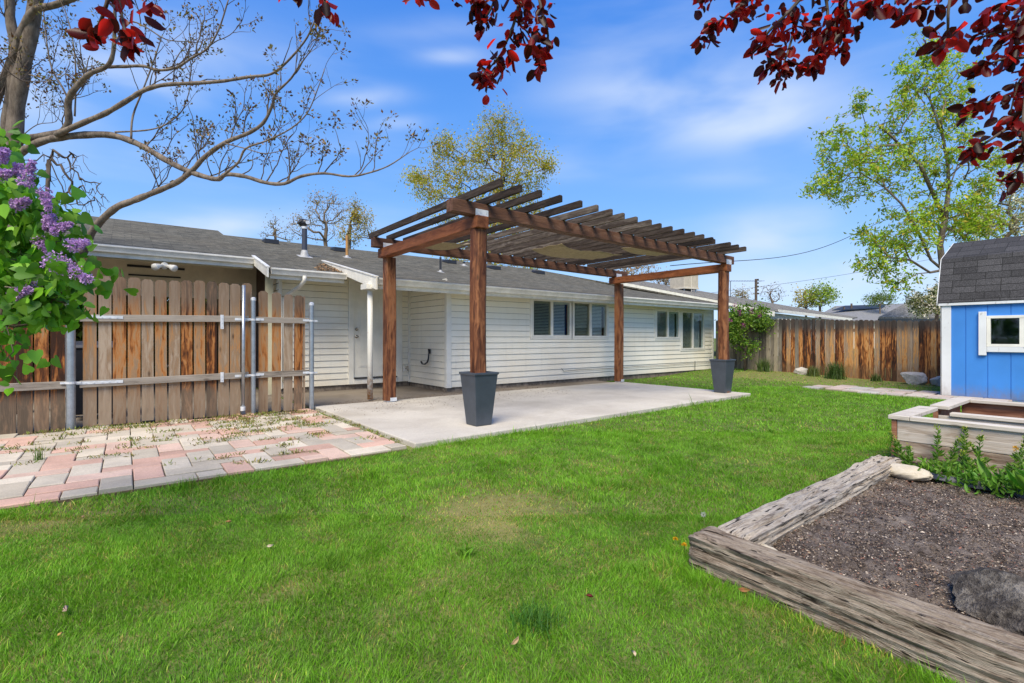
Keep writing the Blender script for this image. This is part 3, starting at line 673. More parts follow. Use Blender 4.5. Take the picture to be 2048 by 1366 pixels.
# roof furniture
def atroof(u, v):
    d = ray(u, v); best = None
    for k in range(300, 2200):
        t = k/100; y = d.y*t; z = CAMH+d.z*t
        s = rz(y) if (y > 11.1 or d.x*t < 3.4) else 2.2+.2145*(y-8.3)
        if z <= s and y > 8.3: return Vector((d.x*t, y, s))
        if y > 14.5: break
    return Vector((d.x*t, 14.4, rz(14.4)))
def flue(u, v0, r, h, mat, cone=True, hood=False, name='vent_pipe'):
    p = atroof(u, v0); mb = MB(); mb.tube([p-Vector((0, 0, .1)), p+Vector((0, 0, h))], r, 14); o = mb.build(name, mat, house, smooth=False)
    if cone:
        c = MB(); ch_ = .14 if hood else .05; c.tube([p+Vector((0, 0, -.06)), p+Vector((0, 0, ch_*.3)), p+Vector((0, 0, ch_))], [r*1.9, r*1.5, r*1.06], 14); c.build('flashing', M['flash'], o)
        c = MB(); z0 = p.z
        c.hexa([(p.x-r*2.4, p.y-r*3, rz(p.y-r*3)-.005), (p.x+r*2.4, p.y-r*3, rz(p.y-r*3)-.005), (p.x+r*2.4, p.y+r*2.4, rz(p.y+r*2.4)-.005), (p.x-r*2.4, p.y+r*2.4, rz(p.y+r*2.4)-.005),
                (p.x-r*2.4, p.y-r*3, rz(p.y-r*3)+.008), (p.x+r*2.4, p.y-r*3, rz(p.y-r*3)+.008), (p.x+r*2.4, p.y+r*2.4, rz(p.y+r*2.4)+.008), (p.x-r*2.4, p.y+r*2.4, rz(p.y+r*2.4)+.008)])
        c.build('flashing_plate', M['flash'], o)
    if hood:
        t_ = p+Vector((0, 0, h)); c = MB()
        c.tube([t_, t_+Vector((0, 0, .05))], r*1.15, 14); c.build('collar', M['bracket'], o)
        c = MB(); q = t_+Vector((-.02, 0, .13)); c.tube([q+Vector((.06, -.10, 0)), q+Vector((.03, -.05, .01)), q+Vector((-.05, .06, 0))], [r*1.0, r*1.3, r*1.1], 14); c.tube([q+Vector((-.13, 0, -.02)), q+Vector((-.05, 0, .04)), q+Vector((.10, 0, .05))], [r*.4, r*1.1, r*.7], 12); c.build('hood', M['black'], o)
        c = MB(); q2 = q+Vector((.05, -.13, 0)); c.tube([q2+Vector((0, .01, 0)), q2+Vector((.0, -.01, 0))], r*.75, 12); c.build('cap_ring', M['bracket'], o)
flue(609, 513, .058, .62, plain('dark_flue', (.045, .05, .075), .45), hood=True, name='flue')
flue(694, 515, .034, .56, M['ochre'])
flue(881, 544, .028, .38, M['black'])
flue(928, 531, .04, .12, M['black'])
for (u, v) in ((541, 484), (677, 500), (899, 524), (988, 536), (1077, 545)):
    p = atroof(u, v+2); mb = MB(); w = .17
    mb.hexa([(p.x-w, p.y-.16, p.z-.04), (p.x+w, p.y-.16, p.z-.04), (p.x+w, p.y+.2, p.z+.06), (p.x-w, p.y+.2, p.z+.06),
             (p.x-w, p.y-.16, p.z+.075), (p.x+w, p.y-.16, p.z+.075), (p.x+w*.8, p.y+.2, p.z+.13), (p.x-w*.8, p.y+.2, p.z+.13)])
    mb.build('roof_vent', M['black'], house, bev=.008)
# leaf litter collected behind the rake board: dead leaves on the shingles
n = 420; x = RNG.uniform(2.9, 3.38, n); y = 9.75+RNG.random(n)**1.3*1.0; k_ = (x-2.9)/.48 > (y-9.75)*.75-.1; x = x[k_]; y = y[k_]; n = len(x)
z = 2.41+.28*(y-9.7)+.012
o = scatter('leaf_litter', np.stack([x, y, z], 1), RNG.normal(size=(n, 3))*[1, 1, .3], RNG.uniform(.025, .06, n), tpl_leaf(.5, 1), np.array([(.32, .20, .11)])*RNG.uniform(.5, 1.4, (n, 1)), M['chip'])
tag(o, 'brown dead leaves caught on the shingles behind the white rake board', 'dead leaves', kind='stuff')
# carport behind the gate
mb = MB()
mb.box(-6, 2.38, 12.62, 12.7, 2.0, 2.80); mb.box(-.9, -.75, 12.6, 12.72, 0, 2.0)
mb.build('carport_header', M['beige'], house)
mb = MB(); mb.prism([(-6, 10.8, 2.62), (2.0, 10.8, 2.62), (2.0, 15, 2.95), (-6, 15, 2.95)], .03); mb.build('carport_ceiling', M['beige'], house)
mb = MB(); mb.box(-6, 1.97, 10.80, 10.90, 2.49, 2.60); mb.build('carport_beam', M['soffit'], house)
mb = MB(); mb.box(2.20, 2.32, 10.72, 10.84, 0, 2.5); mb.build('carport_post', M['soffit'], house)
for q_ in ((.03, 1.0, 12.60, 12.617, 2.575, 2.62), (.05, .93, 12.60, 12.617, 2.40, 2.43)):
    mb = MB(); mb.box(*q_); mb.build('header_slot', M['dark'], house)
sidewall('carport_wall', (-3.6, 12.6), (0, -1), 1.8, .1, 2.6, [], house, (1, 0))
# flood light under the carport eave
fp = thing('flood_light', 'twin white flood light under the left eave above the gate', 'light', (.55, 10.70, 2.30))
mb = MB(); mb.tube([(.55, 10.78, 2.42), (.55, 10.70, 2.42)], .06, 14); mb.build('base', M['gutter'], fp, smooth=True)
for s in (-1, 1):
    mb = MB(); c = Vector((.55, 10.70, 2.41)); mb.tube([c+Vector((.02*s, 0, .01)), c+Vector((.07*s, -.02, 0)), c+Vector((.13*s, -.06, -.03)), c+Vector((.15*s, -.08, -.04))], [.02, .035, .062, .06], 14); mb.build('lamp_head', M['gutter'], fp, smooth=True)
# iron hook on the recess wall
hk = thing('wall_hook', 'black iron J shaped hook on the cream wall beside the door', 'hook', (5.16, 9.5, .65))
mb = MB(); mb.box(5.135, 5.16, 9.47, 9.53, .80, .90); mb.build('plate', M['black'], hk)
mb = MB(); pts = [(5.13, 9.5, .90), (5.12, 9.47, .84), (5.11, 9.47, .70), (5.10, 9.50, .62), (5.08, 9.58, .575), (5.07, 9.67, .58), (5.07, 9.73, .63)]
for a, b in zip(pts[:-1], pts[1:]): mb.bar(a, b, .03, .022)
mb.build('hook_arm', M['black'], hk)
# ================================================================== PERGOLA
perg = thing('pergola', 'open wooden pergola with reddish posts and grey rafters over the concrete patio', 'pergola', (6.5, 6.6, .06))
def pz(x): return -.055*(x-3.2)/6.3
def rough_post(mb, x0, x1, y0, y1, z0, z1, n=14, amp=.006, ch=.022, seed=0):
    r = random.Random(seed); vs = []; ring = 8
    for i in range(n+1):
        t = i/n; z = z0+(z1-z0)*t
        wv = [amp*math.sin(t*5.1+seed+k*1.7)+r.uniform(-1, 1)*amp*.25 for k in range(4)]
        a, b, c, d = x0+wv[0], x1+wv[1], y0+wv[2], y1+wv[3]
        vs += [(a+ch, c, z), (b-ch, c, z), (b, c+ch, z), (b, d-ch, z), (b-ch, d, z), (a+ch, d, z), (a, d-ch, z), (a, c+ch, z)]
    fs = [(i*ring+k, i*ring+(k+1) % ring, (i+1)*ring+(k+1) % ring, (i+1)*ring+k) for i in range(n) for k in range(ring)]
    fs += [tuple(reversed(range(ring))), tuple(range(n*ring, (n+1)*ring))]
    mb.add(vs, fs)
posts = [(3.40, 3.585, 5.08, 5.265, .07, 2.51, .045), (3.46, 3.635, 7.86, 8.035, .085, 2.50, .015), (9.26, 9.44, 5.10, 5.285, .07, 2.46, .045), (9.42, 9.59, 7.88, 8.05, .085, 2.45, .015)]
for i, (a, b, c, d, z0, z1, ch) in enumerate(posts):
    mb = MB(); rough_post(mb, a, b, c, d, z0, z1, seed=i*3+1, ch=ch, amp=.008 if ch > .03 else .003)
    p = mb.build('post', M['post'], perg, smooth=False)
    if i in (1, 3):
        f = MB(); f.box(a+.02, b-.02, c+.02, d-.02, .061, .085); f.box(a+.06, b+.003, c-.008, c-.003, .075, .135); f.build('post_base', M['bracket'], p)
for x0, x1, ya, yb in ((3.385, 3.565, 5.045, 8.06), (9.27, 9.45, 5.08, 8.08)):
    z = 2.652+pz(x0); mb = MB()
    n = 10; vs = []
    mb.box(x0, x1, ya, yb, z-.15, z); mb.build('side_beam', M['sidebeam'], perg, bev=.008)
def longbeam(y0, y1, x0, x1, zb, h=.155):
    n = 16; vs = []; r = random.Random(int(y0*10))
    for i in range(n+1):
        x = x0+(x1-x0)*i/n; z = zb+pz(x)+r.uniform(-.002, .002); yy = r.uniform(-.002, .002)
        vs += [(x, y0+yy, z), (x, y1+yy, z), (x, y1+yy, z+h), (x, y0+yy, z+h)]
    fs = [(i*4+k, (i+1)*4+k, (i+1)*4+(k+1) % 4, i*4+(k+1) % 4) for i in range(n) for k in range(4)]+[(0, 1, 2, 3), (n*4+3, n*4+2, n*4+1, n*4)]
    mb = MB(); mb.add(vs, fs); return mb.build('long_beam', M['beam'], perg, bev=.007)
fb = longbeam(5.085, 5.225, 3.06, 9.56, 2.655); bb = longbeam(7.87, 8.01, 3.24, 9.72, 2.655)
for (x, y, be) in ((3.39, 5.085, fb), (3.40, 7.87, bb), (9.26, 5.085, fb), (9.3, 7.87, bb)):
    mb = MB(); z = 2.66+pz(x); mb.box(x, x+.19, y-.006, y-.0025, z-.02, z+.075)
    for k in range(4): mb.box(x+.03+.04*k, x+.04+.04*k, y-.010, y-.006, z+.02*(k % 2)+.01, z+.02*(k % 2)+.02)
    mb.build('strap', M['bracket'], be)
rx = [3.27, 3.57, 3.88, 4.21, 4.57, 4.88, 5.18, 5.47, 5.78, 6.08, 6.38, 6.67, 6.97, 7.29, 7.58, 7.91, 8.17, 8.54, 8.86, 9.16]
random.seed(21)
for i, x in enumerate(rx):
    ya = 4.40+.012*i+random.uniform(-.02, .02); yb = 8.12+random.uniform(-.03, .03); dx = random.uniform(-.02, .02)
    if i == 16: ya += .12
    z0 = 2.812+pz(x)+(.02 if i == 16 else 0); ch = .02; mb = MB(); w = .019
    prof = [(ya, z0+.005), (yb, z0+.005), (yb, z0+.093), (ya+.012, z0+.093), (ya, z0+.080)]
    vs = [(x-w, y, z) for y, z in prof]+[(x+w+0*dx, y, z) for y, z in prof]; m_ = len(prof)
    mb.add(vs, [tuple(range(m_)), tuple(reversed(range(m_, 2*m_)))]+[((k+1) % m_, k, m_+k, m_+(k+1) % m_) for k in range(m_)])
    o = mb.build('rafter', M['rafter'], perg, bev=.003)
    for yy in (5.078, 7.862):
        mb = MB(); mb.box(x+.02, x+.045, yy-.004, yy+.05, z0-.004, z0+.03); mb.build('rafter_tie', M['bracket'], o)
# sagging strips of shade cloth woven through the rafters
def cloth(x0, x1, y0, y1, sag, ups, nm='shade_cloth'):
    nx, ny = 28, 10; vs = []
    for j in range(ny+1):
        for i in range(nx+1):
            u = i/nx; v = j/ny; x = x0+(x1-x0)*u; y = y0+(y1-y0)*v+.04*math.sin(u*9)*(1-v)
            z = 2.80+pz(x)-sag*math.sin(math.pi*u)**.7*(0.6+.4*math.sin(v*3))-.015*math.sin(u*math.pi*ups)-.01*math.sin(v*12+u*8)
            vs.append((x, y, z))
    fs = [(j*(nx+1)+i, j*(nx+1)+i+1, (j+1)*(nx+1)+i+1, (j+1)*(nx+1)+i) for j in range(ny) for i in range(nx)]
    mb = MB(); mb.add(vs, fs); o = mb.build(nm, M['cloth'], perg, smooth=True)
    s = o.modifiers.new('thick', 'SOLIDIFY'); s.thickness = .004
cloth(3.9, 4.7, 7.2, 7.8, .09, 1); cloth(5.95, 7.6, 6.25, 7.05, .085, 2); cloth(7.1, 8.2, 5.3, 5.9, .05, 1)
# ================================================================== PLANTERS
def planter(cx, cy, s, label):
    t = thing('planter', label, 'planter', (cx, cy, .06), 'tapered planters round the front pergola posts')
    b, tp, h, w = .115*s, .17*s, .66*s, .012
    mb = MB(); z0 = .062; z1 = .06+h
    ring = lambda r, z: [(cx-r, cy-r, z), (cx+r, cy-r, z), (cx+r, cy+r, z), (cx-r, cy+r, z)]
    L = [ring(b-.004, z0), ring(b, z0+.012), ring(tp, z1-.03), ring(tp+.012, z1-.028), ring(tp+.012, z1), ring(tp-.012, z1), ring(b-.02, z0+.05)]
    vs = sum(L, []); n = len(L)
    fs = [(i*4+k, i*4+(k+1) % 4, (i+1)*4+(k+1) % 4, (i+1)*4+k) for i in range(n-1) for k in range(4)]+[(3, 2, 1, 0), tuple((n-1)*4+k for k in range(4))]
    mb.add(vs, fs); mb.build('pot', M['slate'], t, bev=.004)
    mb = MB(); q = tp-.02; mb.box(cx-q, cx+q, cy-q, cy+q, z1-.10, z1-.06); mb.build('potting_soil', M['dirt'], t)
planter(3.495, 5.165, 1.0, 'charcoal tapered planter around the near left pergola post, at the lawn side of the patio')
planter(9.345, 5.21, 1.0, 'charcoal tapered planter around the far right pergola post, white scuff on its rim')
# ================================================================== LEFT FENCE AND GATE
def picket(mb, xc, w, z0, z1, y0, th=.018, dog=.03, tilt=0, col=None):
    a, b = xc-w/2, xc+w/2; prof = [(a, z0), (b, z0), (b+tilt, z1-dog), (b-dog+tilt, z1), (a+dog+tilt, z1), (a+tilt, z1-dog)]
    n = len(prof); vs = [(x, y0, z) for x, z in prof]+[(x, y0+th, z) for x, z in prof]
    mb.add(vs, [tuple(range(n)), tuple(reversed(range(n, 2*n)))]+[((k+1) % n, k, n+k, n+(k+1) % n) for k in range(n)], col)
YF = 8.06; random.seed(33)
gate = thing('wooden_gate', 'wide weathered dog-eared picket gate with two grey rails and a caster leg', 'gate', (.5, YF, .02))
mb = MB(); npk = 13
for i in range(npk):
    x = -.345+i*(1.74/(npk-1)) ; picket(mb, x, random.uniform(.125, .134), random.uniform(.02, .06), 1.915+.008*math.sin(i)+random.uniform(-.008, .008)+i*.002, YF+.03, tilt=random.uniform(-.006, .006))
mb.build('pickets', M['picket'], gate)
for z in (1.40, .585):
    mb = MB(); mb.bar((-.44, YF+.01, z-.01), (1.42, YF+.01, z+.02), .036, .088); r = mb.build('rail', M['rail'], gate, bev=.004)
    mb = MB(); mb.box(-.47, -.02, YF-.013, YF-.009, z-.012, z+.024); mb.box(1.24, 1.47, YF-.013, YF-.009, z-.005, z+.03)
    for k in range(5): mb.tube([(-.38+.075*k, YF-.014, z+.004), (-.38+.075*k, YF-.018, z+.004)], .008, 6)
    mb.build('strap_hinge', M['bracket'], r)
mb = MB(); mb.tube([(1.335, YF-.06, .13), (1.345, YF-.06, 1.90)], .023, 12); leg = mb.build('caster_pole', M['galv'], gate, smooth=True)
mb = MB(); mb.tube([(1.335, YF-.06, .16), (1.335, YF-.06, .10)], .033, 12); mb.build('socket', M['bracket'], leg)
mb = MB(); mb.tube([(1.31, YF-.06, .052), (1.36, YF-.06, .052)], .05, 14); mb.build('caster_wheel', M['rubber'], leg)
mb = MB(); mb.box(1.06, 1.10, YF-.014, YF-.010, 1.27, 1.47); mb.box(1.06, 1.10, YF-.014, YF-.010, .52, .66)
for z in (1.30, 1.36, 1.42, .55, .6): mb.tube([(1.08, YF-.014, z), (1.08, YF-.019, z)], .007, 6)
mb.build('mending_plate', M['bracket'], gate)
def pipe_post(x, r, top, label, grp='galvanised posts of the left fence', clamps=(1.41, .60), y=YF-.005):
    t = thing('fence_post', label, 'fence post', (x, y, 0), grp)
    mb = MB(); mb.tube([(x, y, -.1), (x, y, top)], r, 16); mb.build('pipe', M['galv'], t, smooth=False)
    mb = MB(); mb.tube([(x, y, top-.01), (x, y, top+.025), (x, y, top+.04)], [r*1.12, r*1.05, r*.5], 14); mb.build('cap', M['bracket'], t)
    for z in clamps:
        mb = MB(); mb.tube([(x, y, z-.014), (x, y, z+.014)], r*1.18, 14); mb.box(x-r-.05, x-r*.9, y-.02, y-.008, z-.012, z+.012); mb.box(x+r*.9, x+r+.05, y-.02, y-.008, z-.012, z+.012); mb.build('clamp', M['bracket'], t)
pipe_post(-.52, .046, 1.60, 'thick galvanised post at the hinge side of the wide gate, beside the lilac')
pipe_post(1.478, .033, 1.70, 'thin galvanised post between the wide gate and the short fence panel')
pipe_post(2.30, .036, 1.66, 'free standing galvanised post nearest the house wall and the patio corner')
fp_ = thing('picket_fence', 'narrow four-picket fence panel between two galvanised posts by the house', 'fence', (1.9, YF, .02))
mb = MB()
for i, (x, z) in enumerate(((1.62, 1.84), (1.80, 1.83), (1.965, 1.81), (2.11, 1.80))): picket(mb, x, .125, .03, z, YF+.03, tilt=.004*i)
mb.box(2.19, 2.21, YF+.02, YF+.06, .03, 1.79); mb.build('pickets', M['picket'], fp_)
for z in (1.41, .60):
    mb = MB(); mb.bar((1.50, YF+.01, z), (2.27, YF+.01, z), .036, .088); r = mb.build('rail', M['rail'], fp_, bev=.004)
    for xa, xb in ((1.51, 1.62), (2.17, 2.26)):
        mb = MB(); mb.box(xa, xb, YF-.013, YF-.009, z-.01, z+.022); mb.build('rail_end', M['bracket'], r)
lf = thing('picket_fence', 'orange-brown weathered picket fence left of the gate behind the lilac', 'fence', (-1.9, YF, .02))
mb = MB(); x = -.64
for i in range(24): picket(mb, x-i*.142, random.uniform(.126, .134), random.uniform(0, .03), 1.90+random.uniform(-.01, .01), YF+.03, tilt=random.uniform(-.004, .004))
mb.build('pickets', M['picket'], lf)
for z in (1.41, .575):
    mb = MB(); mb.bar((-4, YF+.01, z), (-.56, YF+.01, z), .036, .092); mb.build('rail', M['rail'], lf, bev=.004)
# trash bin behind the gate
tb = thing('trash_bin', 'dark wheeled trash bin partly hidden behind the left end of the gate', 'trash bin', (-.35, 9.1, .02))
mb = MB(); mb.hexa([(-.55, 8.9, .10), (-.1, 8.9, .10), (-.1, 9.35, .10), (-.55, 9.35, .10), (-.62, 8.82, 1.0), (-.03, 8.82, 1.0), (-.03, 9.42, 1.0), (-.62, 9.42, 1.0)]); mb.build('bin_body', M['rubber'], tb, bev=.02)
mb = MB(); mb.hexa([(-.64, 8.80, 1.003), (-.01, 8.80, 1.003), (-.01, 9.46, 1.003), (-.64, 9.46, 1.003), (-.60, 8.84, 1.06), (-.05, 8.84, 1.06), (-.05, 9.44, 1.10), (-.60, 9.44, 1.10)]); mb.build('lid', M['rubber'], tb, bev=.015)
for s in (-.6, -.05):
    mb = MB(); mb.tube([(s-.03, 9.36, .12), (s+.03, 9.36, .12)], .10, 16); mb.build('wheel', M['black'], tb)
# ================================================================== FAR FENCE
ff = thing('picket_fence', 'tall stained cedar fence across the far end of the lawn, orange boards with dark tops', 'fence', (15.6, 4, 0))
def farx(y): return 15.62
random.seed(8)
mbA, mbB, mbC = MB(), MB(), MB(); y = -1.6; i = 0
tree_post = None
while y < 8.95:
    w = random.uniform(.100, .122); z0 = float(gz(15.4, y))-.03; z1 = 1.565+.16*float(sstep(np.array(y), 3.0, 7.4))+random.uniform(-.012, .012)
    zt = z1; x = farx(y)+random.choice((0, .007, .016)); d = .032; th = .018; tl = random.uniform(-.006, .006)
    prof = [(y, z0), (y+w, z0), (y+w+tl, zt-d), (y+w-d+tl, zt), (y+d+tl, zt), (y+tl, zt-d)]
    n = 6; vs = [(x, a, b) for a, b in prof]+[(x+th, a, b) for a, b in prof]
    (mbA if y < 7.0 - .8*random.random() else mbB).add(vs, [tuple(reversed(range(n))), tuple(range(n, 2*n))]+[(k, (k+1) % n, n+(k+1) % n, n+k) for k in range(n)])
    y += w+random.choice((.003, .004, .006, .009)); i += 1
mbA.build('pickets', M['farpicket'], ff); g_ = mbB.build('pickets', M['greypicket'], ff); g_['label'] = 'grey boards behind the shrub'
mb = MB()
for z in (.35, 1.3): mb.box(15.655, 15.70, -1.6, 8.9, z, z+.09)
mb.build('rail', M['rail'], ff)
# ================================================================== SHED
sh = thing('garden_shed', 'bright blue garden shed with white trim and dark gambrel shingle roof', 'shed', (12.6, 1.0, 0))
XS = 12.6; y1 = 2.50; y0 = -1.2
def shed():
    # wall with window opening, vertical groove panels
    wy0, wy1, wz0, wz1 = .35, 1.86, .98, 1.55
    mb = MB(); zb, zt = .03, 1.80
    ys = [y0]
    while ys[-1] < y1-.31: ys.append(ys[-1]+.305)
    ys.append(y1)
    ed = sorted(set(ys+[wy0, wy1]))
    for a, b in zip(ed[:-1], ed[1:]):
        g0 = .006 if any(abs(a-q) < 1e-6 for q in ys) else 0; g1 = .006 if any(abs(b-q) < 1e-6 for q in ys) else 0
        segs = [(zb, zt)] if not (wy0-1e-6 <= a and b <= wy1+1e-6) else [(zb, wz0), (wz1, zt)]
        for s0, s1 in segs: mb.box(XS, XS+.02, a+g0, b-g1, s0, s1)
    mb.box(XS+.012, XS+.03, y0, wy0, zb, zt); mb.box(XS+.012, XS+.03, wy1, y1, zb, zt); mb.box(XS+.012, XS+.03, wy0, wy1, zb, wz0); mb.box(XS+.012, XS+.03, wy0, wy1, wz1, zt)
    mb.box(XS+.03, XS+2.5, y1-.05, y1-.02, zb, zt); mb.box(XS+2.5, XS+2.53, y0, y1, zb, zt); mb.box(XS+.03, XS+2.5, y0, y0+.03, zb, zt); mb.box(XS, XS+2.5, y0, y1, -.02, .025)
    mb.build('wall', M['blue'], sh)
    mb = MB(); mb.box(XS-.022, XS-.002, y1-.135, y1+.02, .03, 1.80); mb.box(XS-.022, XS+.10, y1+.003, y1+.022, .03, 1.80)
    mb.build('corner_trim', M['chipped'], sh, bev=.003)
    mb = MB(); mb.box(XS-.05, XS-.024, y0, y1+.05, 1.765, 1.835); mb.box(XS-.024, XS+.0, y0, y1+.05, 1.802, 1.84); mb.build('eave_trim', M['chipped'], sh, bev=.003)
    # gambrel roof running along y
    prof = [(XS-.06, 1.83), (XS+.25, 2.71), (XS+1.27, 3.15)]
    th = .05; mb = MB()
    full = prof+[(2*(XS+1.27)-x, z) for x, z in prof[-2::-1]]
    inn = [(x+.03 if x < XS+1.27 else x-.03, z-th) for x, z in full]
    n = len(full); Y0, Y1 = y0-.05, y1+.06
    ring = full+inn[::-1]; m_ = len(ring)
    vs = [(x, Y0, z) for x, z in ring]+[(x, Y1, z) for x, z in ring]
    fs = [(k, (k+1) % m_, m_+(k+1) % m_, m_+k) for k in range(m_)]
    for k in range(n-1): fs.append((k, m_-1-k, m_-2-k, k+1)); fs.append((m_+k, m_+k+1, 2*m_-2-k, 2*m_-1-k))
    mb.add(vs, fs); mb.build('roof', M['shedroof'], sh)
    mb = MB(); g = [(x, z) for x, z in inn]
    poly = [(XS, 1.80)]+g[1:-1]+[(XS+2.54, 1.80)]
    for yy in (y1-.03, y0+.02):
        n = len(poly); vs = [(x, yy, z) for x, z in poly]+[(x, yy+.02, z) for x, z in poly]
        mb.add(vs, [tuple(range(n)), tuple(reversed(range(n, 2*n)))]+[((k+1) % n, k, n+k, n+(k+1) % n) for k in range(n)])
    mb.build('gable', M['blue'], sh)
    mb = MB()     # white rake trim
    for (xa, za), (xb, zb_) in zip(full[:-1], full[1:]): mb.hexa([(xa, Y1+.001, za-.05), (xb, Y1+.001, zb_-.05), (xb, Y1+.012, zb_-.05), (xa, Y1+.012, za-.05), (xa, Y1+.001, za), (xb, Y1+.001, zb_), (xb, Y1+.012, zb_), (xa, Y1+.012, za)])
    mb.build('rake_trim', M['chipped'], sh)
    # window
    f = MB(); x0, x1 = XS-.03, XS+.045; t = .05
    f.box(x0, x1, wy0, wy1, wz0, wz0+t); f.box(x0, x1, wy0, wy1, wz1-t, wz1); f.box(x0, x1, wy1-t, wy1, wz0+t, wz1-t); f.box(x0, x1, wy0, wy0+t, wz0+t, wz1-t)
    ym = 1.40; f.box(x0+.004, x1-.004, ym-.06, ym+.035, wz0+t, wz1-t); f.box(x0+.004, x1-.004, .86, .93, wz0+t, wz1-t)
    w = f.build('window', M['white'], sh, bev=.004)
    g = MB(); g.box(XS+.006, XS+.009, wy0+t, wy1-t, wz0+t, wz1-t); g.build('pane', M['glass'], w)
    f = MB(); f.box(XS-.045, XS-.003, wy1+.003, wy1+.11, wz0-.16, wz1+.08); f.box(XS-.045, XS-.003, wy0-.1, wy1+.001, wz0-.095, wz0-.005)
    f.build('window_trim', M['chipped'], sh, bev=.003)
    g = MB(); g.box(XS+.5, XS+.52, ym, wy1+.3, wz0-.3, wz1+.2); g.build('inside_board', M['dark'], w)
    g = MB(); g.box(XS+.9, XS+.92, .2, ym, wz0-.3, wz1+.2); g.build('inside_wall', plain('teal_inside', (.10, .17, .16), .8), w)
    g = MB(); g.tube([(XS+.35, 1.20, 1.0), (XS+.35, 1.20, 1.24)], .10, 16); g.build('bucket', plain('pale_green_bucket', (.35, .45, .30), .6), w)
    g = MB(); g.box(XS+.02, XS+.022, 1.02, 1.20, 1.40, 1.49); g.build('paper_note', M['white'], w)
shed()
# ================================================================== RAISED BEDS
def raised_bed(name, label, x0, x1, ya, yb, z0, zt, far, drop, xe):
    t = thing(name, label, 'raised bed', (x0, yb, z0), 'raised garden beds by the shed')
    zn = zt-drop; h = (zn-.035-z0)/2
    for k, (a, b) in enumerate(((z0, z0+h-.002), (z0+h+.002, zn-.036))):
        mb = MB(); mb.box(x0+.003*(1-k), x0+.035, ya, yb-.04, a, b); mb.build('side_board', M['bedwood'], t, bev=.003)
    mb = MB(); mb.box(x0-.004, x0+.06, yb-.036, yb, z0, zt-.036); mb.build('corner_board', M['bedin'], t, bev=.003)
    mb = MB(); mb.box(x0+.065, xe, yb-.045, yb-.01, z0+.02, zt-.036); mb.build('end_board', M['bedin'], t, bev=.003)
    mb = MB(); mb.box(x0-.02, x1+.02, yb-.125, yb+.02, zt-.035, zt); mb.build('cap_board', M['cap'], t, bev=.004)
    mb = MB(); mb.box(x0-.02, x0+.085, ya, yb-.128, zn-.035, zn-.002); mb.build('cap_board', M['cap'], t, bev=.004)
    if far:
        mb = MB(); mb.box(x1-.035, x1, ya, yb-.05, z0, zt-.036); mb.build('side_board', M['bedin'], t, bev=.003)
        mb = MB(); mb.box(x1-.09, x1+.02, ya, yb-.128, zt-.035, zt-.002); mb.build('cap_board', M['cap'], t, bev=.004)
    mb = MB(); mb.box(x0+.04, x1-.04, ya+.05, yb-.05, z0-.02, z0+.09); mb.build('bed_soil', M['dirt'], t)
raised_bed('raised_bed', 'grey weathered raised bed nearest the camera, weeds growing along its long side', 5.17, 6.05, -1.6, 1.36, .10, .49, False, 0, 5.9)
raised_bed('raised_bed', 'raised bed with reddish inner boards standing right in front of the blue shed', 6.25, 7.20, -1.6, 1.31, .06, .49, True, .06, 7.15)
# ================================================================== TIMBERS
def timber(name, label, a, b, w, h, z0, m, seed, taper=0, amp=.010):
    """weathered sleeper from a to b (xy), width w, height h, surface worn by noise"""
    a = Vector((*a, 0)); b = Vector((*b, 0)); L = (b-a).length; t = (b-a)/L; s = Vector((-t.y, t.x, 0))
    t_ = thing(name, label, 'timber', (a.x, a.y, z0), 'weathered timbers edging the garden bed')
    nl = int(L/.02); r = random.Random(seed); mb = MB(); ring = []
    k = 17
    for i in range(k): ring.append((-1+2*i/(k-1), 1))
    for i in range(1, k-1): ring.append((1, 1-2*i/(k-1)))
    for i in range(k): ring.append((1-2*i/(k-1), -1))
    for i in range(1, k-1): ring.append((-1, -1+2*i/(k-1)))
    K = len(ring); rr = np.random.default_rng(seed)
    us = np.linspace(0, L, nl+1); ph = np.arange(K)
    U, Q = np.meshgrid(us, ph, indexing='ij')
    dsp = amp*1.0*(vnoise(U+seed, Q*.05, .5, seed)-.5)+amp*.8*(vnoise(U*.5+seed, Q*.5, .2, seed+1)-.5)+amp*1.1*(vnoise(U*.4+seed, Q*1.0, .06, seed+5)-.5)*(Q % 3 == 0)+amp*1.0*(vnoise(U*.15+seed, Q*1.0, .05, seed+2)-.5)
    gap = vnoise(U*.35+seed, Q*1.0, .22, seed+3); dsp -= amp*1.6*np.clip((gap-.72)*4, 0, 1)
    vs = []
    for i in range(nl+1):
        e = min(us[i], L-us[i]); ef = 1-max(0, (.03-e))*4.0
        for q, (cx, cz) in enumerate(ring):
            d = dsp[i, q]; rnd = 1-.05*(abs(cx)**6*abs(cz)**6)*1.5
            x = cx*(w/2+d)*rnd*ef; z = h/2+cz*(h/2+d)*rnd*ef
            p = a+t*us[i]+s*x; vs.append((p.x, p.y, z0+z))
    fs = [(i*K+q, i*K+(q+1) % K, (i+1)*K+(q+1) % K, (i+1)*K+q) for i in range(nl) for q in range(K)]
    fs += [tuple(reversed(range(K))), tuple(range(nl*K, (nl+1)*K))]
    mb.add(vs, fs, (r.random(), r.random(), r.random())); mb.build('sleeper', m, t_, smooth=False)
timber('landscape_timber', 'long cracked silver timber in the bottom right foreground, in front of the dark soil', (2.295, 1.41), (2.14, -1.6), .165, .225, -.05, M['timberY'], 3, amp=.013)
timber('landscape_timber', 'split pale timber running from the front corner to the raised bed', (2.37, 1.27), (4.93, 1.31), .185, .20, -.02, M['timber'], 8, amp=.013)
timber('landscape_timber', 'low pale timber lying at the foot of the raised bed', (5.06, 1.34), (4.98, -1.4), .16, .12, .04, M['timberY'], 12, amp=.008)
